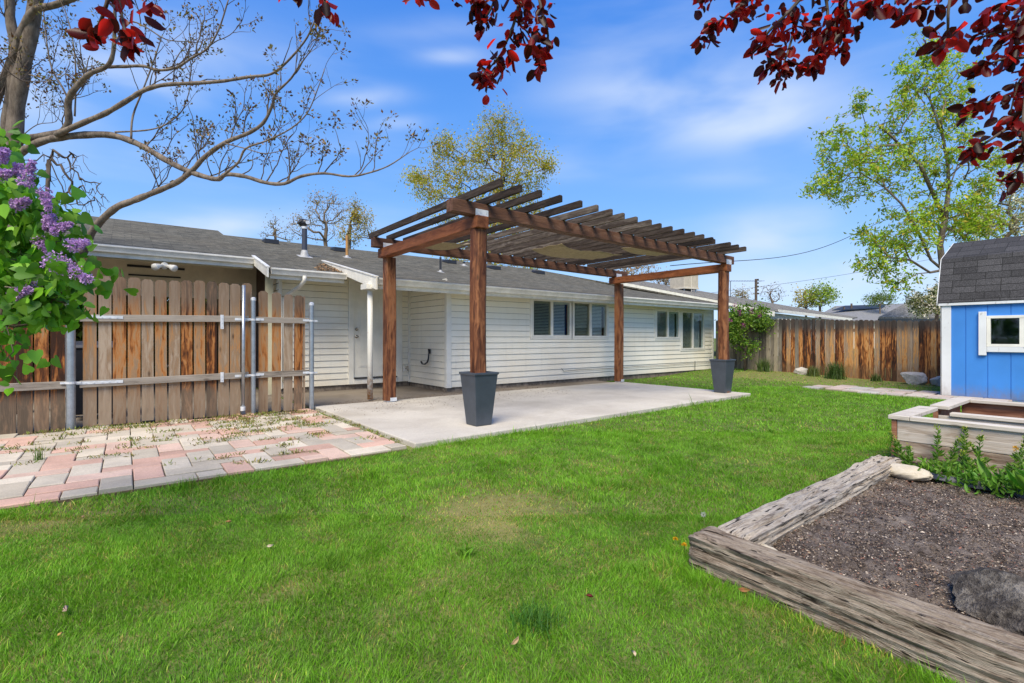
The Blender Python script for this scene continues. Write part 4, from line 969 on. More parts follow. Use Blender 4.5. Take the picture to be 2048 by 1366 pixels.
# ================================================================== ROCKS
def rock(name, label, cat, c, r, m, seed, facets=0, group=None):
    t = MB(); import bmesh
    bm = bmesh.new(); bmesh.ops.create_icosphere(bm, subdivisions=5 if not facets else 4, radius=1)
    rr = random.Random(seed); pl = []
    for k in range(facets):
        d = Vector((rr.gauss(0, 1), rr.gauss(0, 1), rr.gauss(0, .8))).normalized(); pl.append((d, rr.uniform(.55, .85)))
    for v in bm.verts:
        p = v.co.normalized(); q = 1.0
        for d, l in pl:
            k = p.dot(d)
            if k > 0 and k*q > l: q = l/k
        s = 1+.16*(vnoise(np.array(p.x*1.3+seed), np.array(p.y*1.3+p.z), .5, seed)-.5)+.07*(vnoise(np.array(p.x*3+seed), np.array(p.y*3+p.z*2), .25, seed+1)-.5)
        v.co = Vector((p.x*r[0], p.y*r[1], p.z*r[2]))*q*float(s)+Vector(c)
    me = [tuple(v.co) for v in bm.verts]; fs = [tuple(v.index for v in f.verts) for f in bm.faces]; bm.free()
    t.add(me, fs); o = t.build(name, m, None, smooth=not facets)
    return tag(o, label, cat, group)
rock('boulder', 'rough dark basalt boulder on the soil at the right edge of the foreground', 'boulder', (2.68, .27, .10), (.27, .27, .19), M['rock'], 4, facets=22)
rock('cobble', 'smooth cream oblong stone at the top corner of the garden bed', 'stone', (4.66, 1.14, .13), (.10, .16, .055), M['cream'], 9)
rock('small_rock', 'small pale rock wedged behind the front corner of the two timbers', 'rock', (2.44, 1.15, .115), (.05, .07, .03), M['cream'], 10, facets=8)
rock('side_rock', 'brown rounded rock at the right edge among the dandelion leaves', 'rock', (4.50, .35, .15), (.10, .10, .12), M['rock'], 13)
rock('fence_rock', 'largest pale limestone rock at the foot of the far fence', 'rock', (15.2, 3.55, .15), (.26, .30, .22), M['paleRock'], 5, facets=16)
rock('fence_rock', 'middle sized pale rock right of the largest one by the far fence', 'rock', (15.25, 3.12, .10), (.18, .18, .15), M['paleRock'], 15, facets=14)
rock('fence_rock', 'pale rock half hidden behind the corner of the blue shed', 'rock', (14.7, 2.52, .10), (.2, .2, .17), M['paleRock'], 25, facets=14)
rock('fence_rock', 'small pale rock between two grass clumps by the far fence', 'rock', (15.3, 6.15, .18), (.15, .22, .13), M['paleRock'], 35, facets=14)
# ================================================================== VEGETATION TOOLS
def greens(n, base, var=.25, mix=None, mixp=0):
    base = np.array(base); c = base[None]*RNG.uniform(1-var, 1+var, (n, 1))*np.stack([RNG.uniform(.85, 1.2, n), np.ones(n), RNG.uniform(.7, 1.3, n)], 1)
    if mix is not None:
        k = RNG.random(n) < mixp; c[k] = np.array(mix)*RNG.uniform(.7, 1.25, (k.sum(), 1))
    return c
class Skel:
    """branch skeleton that grows towards target points; radii follow the number of twigs carried"""
    def __init__(s, trunk): s.p = [np.array(trunk[0], float)]; s.par = [-1]; [s.ext(len(s.p)-1, q) for q in trunk[1:]]
    def ext(s, i, q): s.p.append(np.array(q, float)); s.par.append(i); return len(s.p)-1
    def grow(s, targets, step, jit=.12, up=.0, wz=1.0):
        targets = np.array(targets); c = s.p[0]
        for k in np.argsort(np.linalg.norm((targets-np.array(s.p[-1]))*[1, 1, .6], axis=1)):
            T = targets[k]; A = np.array(s.p); d = A-T
            cost = np.linalg.norm(d, axis=1)+wz*np.maximum(0, d[:, 2]+.0)+1.2*np.maximum(0, np.linalg.norm(A[:, :2]-c[:2], axis=1)-np.linalg.norm(T[:2]-c[:2]))
            i = int(np.argmin(cost)); q = A[i]; L = np.linalg.norm(T-q); m = max(1, int(L/step))
            for j in range(1, m+1):
                t = j/m; b = q+(T-q)*t; b[2] += up*L*math.sin(math.pi*t)
                if j < m: b = b+RNG.normal(size=3)*jit*step
                i = s.ext(i, b)
    def mesh(s, r_tip, power=.5, rmax=None, n=6):
        N_ = len(s.p); cnt = np.zeros(N_); ch = [0]*N_
        for i in range(1, N_): ch[s.par[i]] += 1
        for i in range(N_-1, -1, -1):
            if ch[i] == 0: cnt[i] = 1
            if s.par[i] >= 0: cnt[s.par[i]] += cnt[i]
        s.cnt = cnt; s.ch = ch; rad = r_tip*cnt**power
        if rmax: rad = np.minimum(rad, rmax)
        s.rad = rad; mb = MB(); A = np.array(s.p)
        kids = [[] for _ in range(N_)]
        for i in range(1, N_): kids[s.par[i]].append(i)
        # chains: follow the thickest child
        starts = [(0, None)]; 
        while starts:
            i, pre = starts.pop(); ch_ = [] if pre is None else [pre]; ch_.append(i); cur = i
            while kids[cur]:
                ks = sorted(kids[cur], key=lambda q: -cnt[q]); 
                for q in ks[1:]: starts.append((q, cur))
                cur = ks[0]; ch_.append(cur)
            if len(ch_) > 1:
                rr = [rad[q] for q in ch_]
                if pre is not None: rr[0] = min(rr[0], rr[1]*1.15)
                rr[-1] *= .6
                nn = n if rr[0] > r_tip*3 else (4 if rr[0] > r_tip*1.6 else 3)
                mb.tube([Vector(A[q]) for q in ch_], rr, nn)
        return mb
def lobe_pts(lobes, n):
    """lobes: (centre vec, (rx,ry,rz), weight)"""
    out = []; w = np.array([l[2] for l in lobes]); w = w/w.sum()
    for (c, r, _), m in zip(lobes, np.maximum(2, (w*n).astype(int))):
        d = unit(RNG.normal(size=(m, 3))); k = RNG.random((m, 1))**.42
        out.append(np.array(c)+d*k*np.array(r))
    return np.concatenate(out)
def pl(u, v, D, ru, rv, w, dep=.8):
    c = P(u, v, D); k = D/FPX; return (c, (ru*k, ru*k*dep, rv*k), w)
def make_tree(name, label, cat, base, trunk, lobes, ntips, nleaf, lsize, lcol, bmat, r_tip, power=.5, step=.5, sig=.25, mix=None, mixp=0, group=None, jit=.15, up=.05, lw=.45, leafset=None, rmax=None, lm=None, var=.3, wz=1.0, sprig=None, sprigname='crown', limbs=()):
    t = thing(name, label, cat, tuple(base), group)
    sk = Skel([base]+[list(q) for q in trunk])
    for i0, q_ in limbs:
        for q in q_: i0 = sk.ext(i0, list(q))
    sk.grow(lobe_pts(lobes, ntips), step, jit, up, wz); mb = sk.mesh(r_tip, power, rmax)
    mb.build('trunk', bmat, t, smooth=True)
    if nleaf:
        A = np.array(sk.p); k = np.where(sk.cnt <= 3)[0]; k = k[k > len(trunk)]
        i = RNG.choice(k, nleaf); pp = A[i]+RNG.normal(size=(nleaf, 3))*sig*RNG.uniform(.2, 1, (nleaf, 1))
        # clumps share a tone so the crown has light and dark parts
        tone = .75+.5*(np.sin(i*12.9898) * 43758.5453 % 1)[:, None]
        col = greens(nleaf, lcol, var, mix, mixp)*tone
        d = RNG.normal(size=(nleaf, 3)); d[:, 2] -= .5
        scatter(sprigname, pp, d, lsize*RNG.uniform(.6, 1.25, nleaf), tpl_leaf(lw, 1), col, lm or M['leaf'], t)
    return t, sk
# ================================================================== THE LARGE BARE-LIMBED TREE (left)
def left_tree():
    base = P(28, 700, 7.4); base.z = 0
    t = thing('spring_tree', 'grey barked tree at the far left, long limbs with bronze buds over the roof', 'tree', tuple(base))
    S = 1/2.409
    tr = MB()
    def limb(mb, pts, r0, r1, D0, D1, zoom=True, n=10, sub=4):
        q = [(a*S, b*S) if zoom else (a, b) for a, b in pts]; m = len(q); out = []; rr = []
        P3 = [P(u, v, D0+(D1-D0)*i/(m-1)) for i, (u, v) in enumerate(q)]
        for i in range(m-1):      # catmull-rom
            p0 = P3[max(i-1, 0)]; p1 = P3[i]; p2 = P3[i+1]; p3 = P3[min(i+2, m-1)]
            for k in range(sub):
                x = k/sub; out.append(.5*((2*p1)+(p2-p0)*x+(2*p0-5*p1+4*p2-p3)*x*x+(3*p1-p0-3*p2+p3)*x**3)); rr.append(r0+(r1-r0)*((i+x)/(m-1)))
        out.append(P3[-1]); rr.append(r1)
        rr = [.64*r*(1+.07*math.sin(i*1.9)+.05*random.uniform(-1, 1)) for i, r in enumerate(rr)]
        mb.tube(out, rr, n); return out, rr
    limb(tr, [(28, 900), (26, 700), (24, 560), (24, 420), (27, 300), (38, 180), (62, 60), (80, -60)], .20, .125, 7.4, 7.0, False, 14)
    limb(tr, [(10, 330), (16, 240), (27, 160), (30, 90), (20, 30), (22, -60)], .12, .085, 7.2, 7.0, False, 12)
    limb(tr, [(-20, 240), (-5, 190), (25, 120), (45, 60), (70, 20), (110, 10), (190, -20)], .10, .06, 7.2, 6.8, False, 10)
    limb(tr, [(20, 560), (60, 548), (110, 535), (150, 515), (168, 500)], .13, .085, 7.4, 7.0, False, 10)
    limbs = []
    limbs.append(limb(tr, [(30, 760), (60, 700), (150, 665), (290, 640), (330, 590), (328, 500), (345, 450), (400, 385), (440, 352), (520, 315), (548, 235), (552, 90), (560, -40)], .088, .028, 7.2, 6.4))
    limbs.append(limb(tr, [(520, 322), (600, 320), (690, 318), (760, 338), (850, 325), (920, 282), (1000, 232), (1055, 140), (1100, 0)], .036, .012, 6.7, 6.1, n=7))
    limbs.append(limb(tr, [(270, 650), (400, 592), (510, 545), (620, 480), (700, 432), (800, 408), (950, 400), (1080, 390), (1200, 370), (1310, 355), (1400, 280), (1480, 180), (1525, 75)], .060, .012, 6.9, 5.9, n=8))
    limbs.append(limb(tr, [(40, 790), (100, 735), (200, 682), (330, 657), (500, 648), (600, 668), (700, 712), (800, 772), (900, 822), (1000, 855), (1055, 862), (1090, 840), (1180, 850), (1280, 880), (1370, 885), (1450, 850), (1560, 835), (1680, 850), (1770, 835), (1870, 800), (1970, 735)], .085, .008, 7.2, 5.6, n=9))
    limbs.append(limb(tr, [(398, 1220), (430, 1140), (480, 1070), (560, 1000), (640, 968), (740, 928), (850, 880), (930, 818), (980, 762), (1080, 690), (1200, 640), (1270, 590), (1310, 510), (1330, 450), (1400, 380), (1440, 320), (1500, 240)], .082, .009, 7.0, 5.9, n=9))
    limbs.append(limb(tr, [(1060, 855), (1100, 825), (1150, 780), (1185, 715), (1280, 680), (1400, 620), (1480, 545), (1530, 430), (1565, 330)], .026, .007, 6.2, 5.8, n=6))
    limbs.append(limb(tr, [(632, 668), (640, 560), (690, 430), (735, 310), (775, 190)], .022, .010, 6.7, 6.8, n=6))
    limbs.append(limb(tr, [(555, 636), (700, 628), (790, 604), (868, 545), (900, 480), (925, 385)], .020, .007, 6.8, 6.6, n=6))
    limbs.append(limb(tr, [(1080, 690), (1180, 715), (1280, 740), (1390, 715)], .014, .006, 6.3, 6.0, n=5))
    limbs.append(limb(tr, [(335, 490), (300, 420), (250, 330), (225, 200), (210, 60)], .022, .009, 6.9, 6.8, n=6))
    limbs.append(limb(tr, [(360, 560), (365, 420), (360, 260), (330, 100), (280, -20)], .018, .008, 6.9, 6.8, n=6))
    limbs.append(limb(tr, [(545, 230), (620, 110), (700, 130), (800, 190), (900, 200)], .022, .008, 6.5, 6.5, n=6))
    limbs.append(limb(tr, [(140, 360), (200, 375), (260, 390), (320, 350)], .016, .006, 7.0, 6.9, n=5))
    limbs.append(limb(tr, [(100, 660), (180, 600), (270, 585), (290, 520)], .012, .004, 7.0, 6.8, n=5))
    # twigs
    tips = []; tw = MB(); upv = Vector((0, 0, 1)); rnd = random.Random(4)
    def twig(p, d, L, r, lvl):
        n = max(3, int(L/.055)); pts = [p]; cur = p.copy(); dd = d.normalized()
        for i in range(n):
            dd = (dd+Vector((rnd.gauss(0, .15), rnd.gauss(0, .15), rnd.gauss(0, .14)))+upv*.10).normalized(); cur = cur+dd*L/n; pts.append(cur.copy())
            if lvl < 3 and rnd.random() < (.42 if lvl == 0 else .30) and i > 0:
                sd_ = dd.cross(Vector((rnd.gauss(0, 1), rnd.gauss(0, 1), rnd.gauss(0, 1)))).normalized()
                twig(cur.copy(), dd*.7+sd_*.75+upv*.25, L*rnd.uniform(.35, .65), r*.62, lvl+1)
            if i > n*.6 and rnd.random() < .25: tips.append((cur.copy(), dd.copy(), .5))
        tw.tube(pts, [r*(1-.55*i/len(pts)) for i in range(len(pts))], 4 if r > .005 else 3)
        tips.append((cur, dd, 1))
    for (pts, rr) in limbs:
        n = len(pts)
        for i in range(int(n*.25), n-1):
            if rnd.random() < (.30 if i > n*.45 else .18):
                tg = (pts[i+1]-pts[i]).normalized(); sd_ = tg.cross(Vector((rnd.gauss(0, 1), rnd.gauss(0, 1), rnd.gauss(0, 1)))).normalized()
                twig(pts[i], tg*.45+sd_*.45+upv*.75, rnd.uniform(.22, .72), min(.0085, rr[i]*.6), 0)
        twig(pts[-1], (pts[-1]-pts[-2]), .3, rr[-1]*.8, 1)
    for (u, v, D) in ((5, 120, 7), (8, 30, 7), (0, 190, 7), (40, 160, 6.9)):
        for k in range(5): twig(P(u, v, D), Vector((rnd.gauss(0, 1), rnd.gauss(0, 1), rnd.gauss(.4, .6))), .5, .008, 0)
    tr.build('trunk', M['bark'], t, smooth=True); tw.build('twigs', M['barkdark'], t)
    pts = []; dirs = []; cs = []; sz = []
    for p, d, w in tips:
        if rnd.random() > (.3 if w < 1 else .8): continue
        for k in range(rnd.randint(5, 10) if w == 1 else rnd.randint(1, 4)):
            o = Vector((rnd.gauss(0, 1), rnd.gauss(0, 1), rnd.gauss(0, 1)))
            pts.append(p+o*.02); dirs.append((d*.6+o*.7)); sz.append(rnd.uniform(.026, .056)); q = rnd.random()
            cs.append(((.10, .045, .02) if q < .45 else (.13, .12, .03) if q < .8 else (.28, .17, .05)))
    scatter('leaves', np.array(pts), np.array(dirs), np.array(sz), tpl_leaf(.55, 1), np.array(cs)*RNG.uniform(.7, 1.3, (len(cs), 1)), M['leaf'], t)
left_tree()
# ================================================================== LILAC
def lilac():
    base = P(-330, 900, 2.45); base.z = 0
    t = thing('lilac_bush', 'lilac bush with heart-shaped green leaves and purple flower panicles at the left edge', 'lilac', tuple(base))
    D = 2.3
    lob = [pl(-5, 330, D+.1, 60, 55, 3), pl(30, 420, D, 65, 70, 4), pl(45, 520, D, 80, 75, 5), pl(20, 610, D, 85, 60, 5), pl(85, 590, D-.05, 60, 36, 3),
           pl(165, 565, D-.1, 24, 16, 1), pl(10, 680, D-.1, 25, 45, 1), pl(-110, 500, D+.2, 120, 230, 12), pl(-180, 420, D+.4, 120, 250, 8), pl(125, 455, D, 30, 40, 1)]
    sk = Skel([list(base), list(base+Vector((.02, .05, .45))), list(P(-180, 760, 2.4)), list(P(-110, 640, 2.35))]); sk.grow(lobe_pts(lob, 190), .12, .15, .03)
    sk.mesh(.0032, .5, .035, 5).build('stems', M['bark'], t, smooth=True)
    A = np.array(sk.p); k = np.where(sk.cnt <= 3)[0]; n = 2300; i = RNG.choice(k[k > 4], n)
    pp = A[i]+RNG.normal(size=(n, 3))*.055
    d = RNG.normal(size=(n, 3))*.7; d[:, 2] -= .55; d += -np.array([FW[0], FW[1], 0])*.25
    nr = RNG.normal(size=(n, 3))*.55+np.array([-.15, -.35, .9]); s_ = np.cross(d, np.cross(nr, d))
    tone = (.6+.75*RNG.random(n))[:, None]
    col = greens(n, (.095, .25, .024), .2, (.21, .42, .04), .35)*tone
    scatter('leaves', pp, d, RNG.uniform(.034, .068, n), tpl_heart(), col, M['leaf'], t, nrm=np.cross(unit(d), unit(s_)))
    # panicles
    pan = [((100, 518), (178, 560), D-.16, .052), ((140, 492), (178, 484), D-.14, .030), ((48, 372), (66, 322), D-.12, .034), ((-8, 320), (12, 300), D-.1, .04), ((28, 412), (58, 400), D-.1, .034),
           ((88, 380), (98, 420), D-.1, .028), ((96, 425), (112, 470), D-.08, .03), ((28, 590), (62, 578), D-.14, .036), ((60, 575), (82, 566), D-.10, .022), ((75, 480), (98, 505), D-.06, .03),
           ((0, 350), (18, 345), D-.1, .03), ((120, 455), (142, 448), D-.08, .022), ((104, 440), (90, 460), D-.05, .03), ((40, 330), (30, 350), D-.06, .024)]
    for (a, b, dd, rad) in pan:
        pts = []; dirs = []
        p0 = P(*a, dd); p1 = P(*b, dd-.02); rad *= .86; n = int(520*rad/.04); ax = p1-p0
        for _ in range(n):
            x = random.random(); r_ = rad*(1-.65*x)*(.35+.65*random.random()**.4)*(.8+.35*math.sin(x*22+a[0])); o = Vector((random.gauss(0, 1), random.gauss(0, 1), random.gauss(0, 1)))
            o = (o-ax.normalized()*o.dot(ax.normalized())).normalized()
            c = p0+ax*x+o*r_
            for q in range(2):
                pts.append(c); dirs.append(o+Vector((random.gauss(0, 1), random.gauss(0, 1), random.gauss(0, 1)))*.8)
        n = len(pts); col = np.array([(.56, .34, .64)])*RNG.uniform(.55, 1.35, (n, 1)); kk = RNG.random(n) < .35; col[kk] = np.array((.62, .40, .74))*RNG.uniform(.7, 1.2, (kk.sum(), 1))
        scatter('flower_panicle', np.array(pts), np.array(dirs), RNG.uniform(.006, .012, n), tpl_leaf(.8, 1), col, M['flower'], t)
lilac()
# ================================================================== DARK RED PLUM (overhead)
def plum():
    base = Vector((2.1, -1.9, 0))
    t = thing('purple_leaf_plum', 'dark red leaved plum tree overhanging the top of the view with glossy oval leaves', 'tree', tuple(base))
    tr = MB(); forks = []
    tr.tube([base, base+Vector((0, .02, .8)), base+Vector((-.05, .05, 1.5)), base+Vector((-.1, .1, 2.1))], [.13, .11, .10, .09], 12)
    top = base+Vector((-.1, .1, 2.1))
    tw = MB(); nodes = []
    rnd = random.Random(12)
    def br(pts, r0, r1, leafy=True, dens=1.0, sz=.050):
        dens *= 2.5
        m = len(pts); out = []
        for i in range(m-1):
            p0 = pts[max(i-1, 0)]; p1 = pts[i]; p2 = pts[i+1]; p3 = pts[min(i+2, m-1)]
            for k in range(5):
                x = k/5; out.append(.5*((2*p1)+(p2-p0)*x+(2*p0-5*p1+4*p2-p3)*x*x+(3*p1-p0-3*p2+p3)*x**3))
        out.append(pts[-1]); tw.tube(out, [r0+(r1-r0)*i/len(out) for i in range(len(out))], 6)
        if leafy:
            L = 0
            for a, b in zip(out[:-1], out[1:]):
                L += (b-a).length
                if L > .022/dens: nodes.append((b, (b-a).normalized(), sz)); L = 0
            nodes.append((out[-1], (out[-1]-out[-2]).normalized(), sz)); nodes.append((out[-1], (out[-1]-out[-2]).normalized(), sz))
        return out
    def px(lst, D): return [P(u, v, D+.03*math.sin(i*2.0)) for i, (u, v) in enumerate(lst)]
    # carrying limbs above the frame
    L1 = [top, Vector((1.6, -.9, 2.75)), P(1760, -180, 1.75), P(1600, -190, 1.75), P(1300, -170, 1.7), P(1060, -140, 1.65), P(800, -150, 1.55), P(600, -150, 1.45), P(380, -160, 1.35), P(240, -170, 1.25)]
    tw.tube(L1, [.07, .05, .035, .03, .022, .018, .014, .012, .009, .006], 8)
    L2 = [top, Vector((2.2, -.9, 2.6)), P(2200, -60, 1.8), P(2120, 60, 1.75), P(2110, 200, 1.75)]
    tw.tube(L2, [.06, .045, .03, .02, .012], 8)
    # A top-left, close
    br(px([(240, -170), (228, -60), (214, 5), (200, 45), (185, 70)], 1.22), .006, .003, True, .28, .060)
    br(px([(228, -60), (240, 10), (250, 60), (262, 80)], 1.22), .004, .002, True, .28, .058)
    br(px([(240, -100), (280, -50), (292, 0)], 1.22), .004, .002, True, .3, .056)
    # B
    br(px([(600, -150), (630, -70), (640, -20), (655, 8)], 1.42), .005, .002, True, .42, .056)
    br(px([(600, -150), (590, -60), (585, -18)], 1.42), .005, .002, True, .42, .05)
    br(px([(820, -150), (825, -60), (838, -12)], 1.5), .005, .002, True, .45, .05); br(px([(880, -150), (905, -60), (912, -14)], 1.5), .004, .002, True, .45, .05)
    # C middle cluster
    br(px([(1000, -140), (1000, -50), (985, 10), (965, 45)], 1.62), .006, .002, True, 1.0)
    br(px([(1050, -140), (1045, -40), (1030, 40), (1010, 90), (995, 130), (975, 160)], 1.6), .007, .002, True, .8)
    br(px([(1000, 110), (980, 135), (963, 150)], 1.6), .003, .002, True, 1.0)
    br(px([(1070, -140), (1075, -30), (1085, 30), (1096, 70), (1090, 105), (1078, 120)], 1.62), .006, .002, True, .55)
    br(px([(1030, 40), (1055, 65), (1065, 90)], 1.6), .003, .002, True, .9)
    br(px([(1010, -140), (1030, -30), (1048, 20)], 1.6), .004, .002, True, .9)
    br(px([(960, -145), (955, -60), (950, -5), (958, 22)], 1.6), .004, .002, True, .9)
    # D right wide cluster
    br(px([(1700, -185), (1640, -60), (1590, 10), (1540, 60), (1520, 90)], 1.7), .009, .003, True, 1.2)
    br(px([(1590, 10), (1585, 70), (1570, 120), (1560, 148)], 1.7), .005, .002, True, 1.3)
    br(px([(1640, -60), (1530, -20), (1470, 20), (1430, 50), (1412, 80)], 1.7), .006, .002, True, 1.1)
    br(px([(1640, -60), (1655, 20), (1650, 80), (1632, 125)], 1.7), .006, .002, True, 1.2)
    br(px([(1480, -100), (1430, -40), (1405, -5)], 1.7), .005, .002, True, 1.0); br(px([(1560, -100), (1510, -20), (1490, 15)], 1.7), .005, .002, True, 1.2)
    br(px([(1740, -180), (1700, -40), (1690, 20), (1700, 50)], 1.68), .006, .002, True, 1.3)
    br(px([(1600, 40), (1625, 60), (1640, 100), (1610, 130)], 1.7), .004, .002, True, 1.2)
    br(px([(1700, -20), (1670, 50), (1680, 90)], 1.66), .004, .002, True, 1.1); br(px([(1560, 40), (1535, 95), (1548, 130)], 1.72), .004, .002, True, 1.1)
    # E top strip and the hanging tuft
    for (u, v) in ((1745, 10), (1790, 8), (1835, 22), (1870, 5), (1920, -8)): br(px([(u+30, -180), (u+10, -60), (u, v)], 1.55), .005, .002, True, .7, .056)
    br(px([(1960, -170), (1915, -60), (1898, 10), (1896, 55), (1893, 75)], 1.42), .005, .003, False); 
    br(px([(1896, 55), (1893, 72), (1888, 84)], 1.42), .003, .002, True, .6, .062)
    # F right edge
    br(px([(2110, -60), (2060, -10), (2010, 10), (1985, 25)], 1.6), .006, .002, True, 1.0)
    br(px([(2120, 60), (2060, 50), (2010, 62), (1975, 70), (1955, 82)], 1.65), .007, .002, True, 1.2)
    br(px([(2120, 60), (2060, 110), (2000, 120), (1965, 135)], 1.62), .007, .002, True, 1.3)
    br(px([(2110, 200), (2050, 180), (1990, 200), (1945, 215)], 1.65), .007, .002, True, 1.3)
    br(px([(2110, 200), (2060, 230), (2010, 260), (1965, 290), (1945, 305)], 1.62), .007, .002, True, 1.4)
    br(px([(2110, 200), (2070, 270), (2040, 330), (2020, 365)], 1.65), .006, .002, True, 1.1)
    br(px([(2120, 60), (2080, 130), (2040, 160), (2020, 230)], 1.65), .006, .002, True, 1.3); br(px([(2100, 100), (2060, 150), (2045, 250), (2050, 300)], 1.6), .006, .002, True, 1.1)
    br(px([(2120, 0), (2060, 20), (2030, 60), (2020, 100)], 1.62), .006, .002, True, 1.3)
    tr.build('trunk', M['barkdark'], t, smooth=True); tw.build('branches', M['barkdark'], t, smooth=True)
    pts = []; dirs = []; sz = []
    for p, d, s in nodes:
        for k in range(rnd.choice((2, 3, 3, 4))):
            o = Vector((rnd.gauss(0, 1), rnd.gauss(0, 1), rnd.gauss(0, 1))).normalized()
            q = d*.55+o*.9+Vector((0, 0, -.35)); pts.append(p+o*.006+Vector((rnd.gauss(0,.014), rnd.gauss(0,.014), rnd.gauss(0,.014)))); dirs.append(q); sz.append(s*rnd.uniform(.5, 1.0))
    n = len(pts); base_ = np.array([(.15, .010, .008)]); col = base_*RNG.uniform(.45, 1.6, (n, 1)); k = RNG.random(n) < .42; col[k] = np.array((.030, .008, .006))*RNG.uniform(.6, 1.3, (k.sum(), 1))
    scatter('leaves', np.array(pts), np.array(dirs), np.array(sz), tpl_leaf(.60, 5, .62), col, M['plum'], t)
plum()
# ================================================================== TREES BEYOND
def gb(u, D): p = P(u, 700, D); p.z = 0; return p
# young green tree right of the far fence
D = 18.5; b = gb(1898, D)
lob = [pl(1740, 360, D, 110, 60, 5), pl(1690, 290, D, 75, 65, 3), pl(1790, 250, D, 60, 70, 3), pl(1840, 150, D, 50, 75, 4), pl(1905, 180, D, 50, 90, 4), pl(1880, 300, D, 85, 80, 5), pl(1960, 330, D, 60, 70, 3),
       pl(1650, 370, D, 45, 25, 1.2), pl(1800, 470, D, 90, 50, 4), pl(1760, 525, D, 55, 35, 2.0), pl(1890, 430, D, 90, 70, 5), pl(1960, 440, D, 50, 55, 3), pl(1720, 330, D, 90, 40, 2), pl(1720, 210, D, 18, 30, .7), pl(1800, 560, D, 40, 25, .8), pl(1735, 470, D, 26, 18, .5)]
make_tree('green_tree', 'tall fresh green tree with a thin forked trunk standing behind the blue shed', 'tree', b, [P(1894, 600, D), P(1886, 540, D), P(1880, 490, D), P(1890, 440, D), P(1897, 380, D), P(1896, 330, D), P(1885, 270, D), P(1860, 200, D)],
          lob, 620, 19000, .155, (.27, .39, .03), M['bark'], .0095, .46, .5, .19, (.46, .36, .05), .16, lw=.40, up=.04,
          limbs=[(2, [P(1862, 520, D), P(1835, 460, D-.3), P(1805, 410, D-.5), P(1770, 375, D-.6), P(1720, 345, D-.6)]), (7, [P(1850, 210, D), P(1820, 160, D)]), (5, [P(1915, 330, D+.3), P(1925, 250, D+.4), P(1920, 170, D+.4)]), (3, [P(1925, 420, D+.3), P(1950, 370, D+.5)]), (2, [P(1860, 545, D), P(1820, 520, D-.4), P(1780, 515, D-.5)]), (4, [P(1840, 330, D-.2), P(1800, 290, D-.3), P(1760, 250, D-.3)])])
# pale tree with bare twigs behind it on the right
D = 24; b = gb(2010, D)
make_tree('blossoming_tree', 'pale tree with bare grey twigs and cream blossom at the right edge behind the shed', 'tree', b, [P(2010, 560, D), P(2005, 480, D)],
          [pl(2000, 400, D, 70, 60, 4), pl(2040, 450, D, 60, 60, 4), pl(1960, 460, D, 40, 40, 2), pl(2060, 350, D, 70, 80, 4)], 260, 5200, .16, (.30, .31, .14), M['barkfar'], .014, .48, .6, .3, (.66, .62, .50), .4)
D = 17.5; b = gb(1862, D)
make_tree('crabapple', 'low crabapple covered in white blossom over the far fence beside the shed', 'tree', b, [P(1862, 660, D)],
          [pl(1860, 615, D, 32, 28, 3), pl(1880, 585, D, 20, 25, 2), pl(1835, 600, D, 18, 14, 1)], 90, 3400, .10, (.10, .13, .045), M['barkdark'], .010, .5, .3, .14, (.72, .66, .58), .45)
# yellow-green birch above the ridge
D = 30; b = gb(975, D)
lob = [pl(1000, 270, D, 65, 45, 4), pl(1050, 330, D, 60, 50, 4), pl(960, 330, D, 70, 50, 4), pl(900, 310, D, 40, 40, 2), pl(830, 360, D, 40, 15, 1), pl(880, 380, D, 60, 50, 3), pl(1000, 400, D, 90, 60, 5), pl(1090, 330, D, 22, 20, .7), pl(940, 470, D, 110, 60, 5), pl(1040, 440, D, 70, 60, 3), pl(1010, 520, D, 110, 30, 2)]
make_tree('birch', 'large yellow-green birch rising behind the house ridge above the pergola', 'tree', b, [P(975, 560, D), P(985, 470, D), P(1000, 390, D), P(1005, 320, D)],
          lob, 480, 24000, .155, (.36, .36, .04), M['barkfar'], .013, .48, .8, .42, (.40, .29, .05), .38, up=.08, jit=.12, wz=1.4)
# thin trees behind the ridge
D = 27
make_tree('yellowing_tree', 'upright sparse tree with yellow new leaves behind the ochre vent pipe', 'tree', gb(700, D), [P(698, 520, D), P(700, 450, D)], [pl(712, 430, D, 16, 40, 2), pl(725, 450, D, 26, 35, 2), pl(700, 470, D, 30, 24, 2)], 110, 2000, .12, (.34, .30, .04), M['barkfar'], .014, .48, .6, .25, (.42, .27, .06), .3, up=.1, wz=2)
make_tree('spreading_tree', 'bare forked tree with sparse buds behind the ridge right of the dark flue', 'tree', gb(655, D), [P(655, 520, D), P(650, 480, D)], [pl(640, 440, D, 40, 45, 3), pl(670, 420, D, 30, 35, 2), pl(600, 450, D, 30, 24, 2), pl(630, 400, D, 14, 20, 1)], 170, 1500, .11, (.30, .24, .10), M['barkfar'], .016, .48, .7, .25, (.38, .25, .12), .5, up=.1, wz=2)
make_tree('slender_tree', 'slender nearly leafless tree behind the ridge left of the dark flue', 'tree', gb(553, D), [P(553, 520, D), P(550, 460, D)], [pl(548, 450, D, 12, 28, 2), pl(570, 470, D, 24, 14, 1), pl(533, 470, D, 14, 8, .6)], 60, 260, .10, (.26, .22, .12), M['barkfar'], .014, .48, .6, .2, up=.1, wz=2)
make_tree('weeping_tree', 'bare weeping tree with drooping black twigs above the left end of the roof', 'tree', gb(95, 15), [P(95, 480, 15), P(95, 380, 15), P(98, 320, 15)],
          [pl(130, 320, 15, 40, 25, 2), pl(160, 370, 15, 40, 40, 3), pl(190, 400, 15, 26, 30, 2), pl(150, 410, 15, 30, 30, 2), pl(70, 350, 15, 40, 30, 2)], 260, 0, .1, (.1, .1, .1), M['barkdark'], .0085, .42, .35, .1, up=.16, jit=.2, wz=-.4)
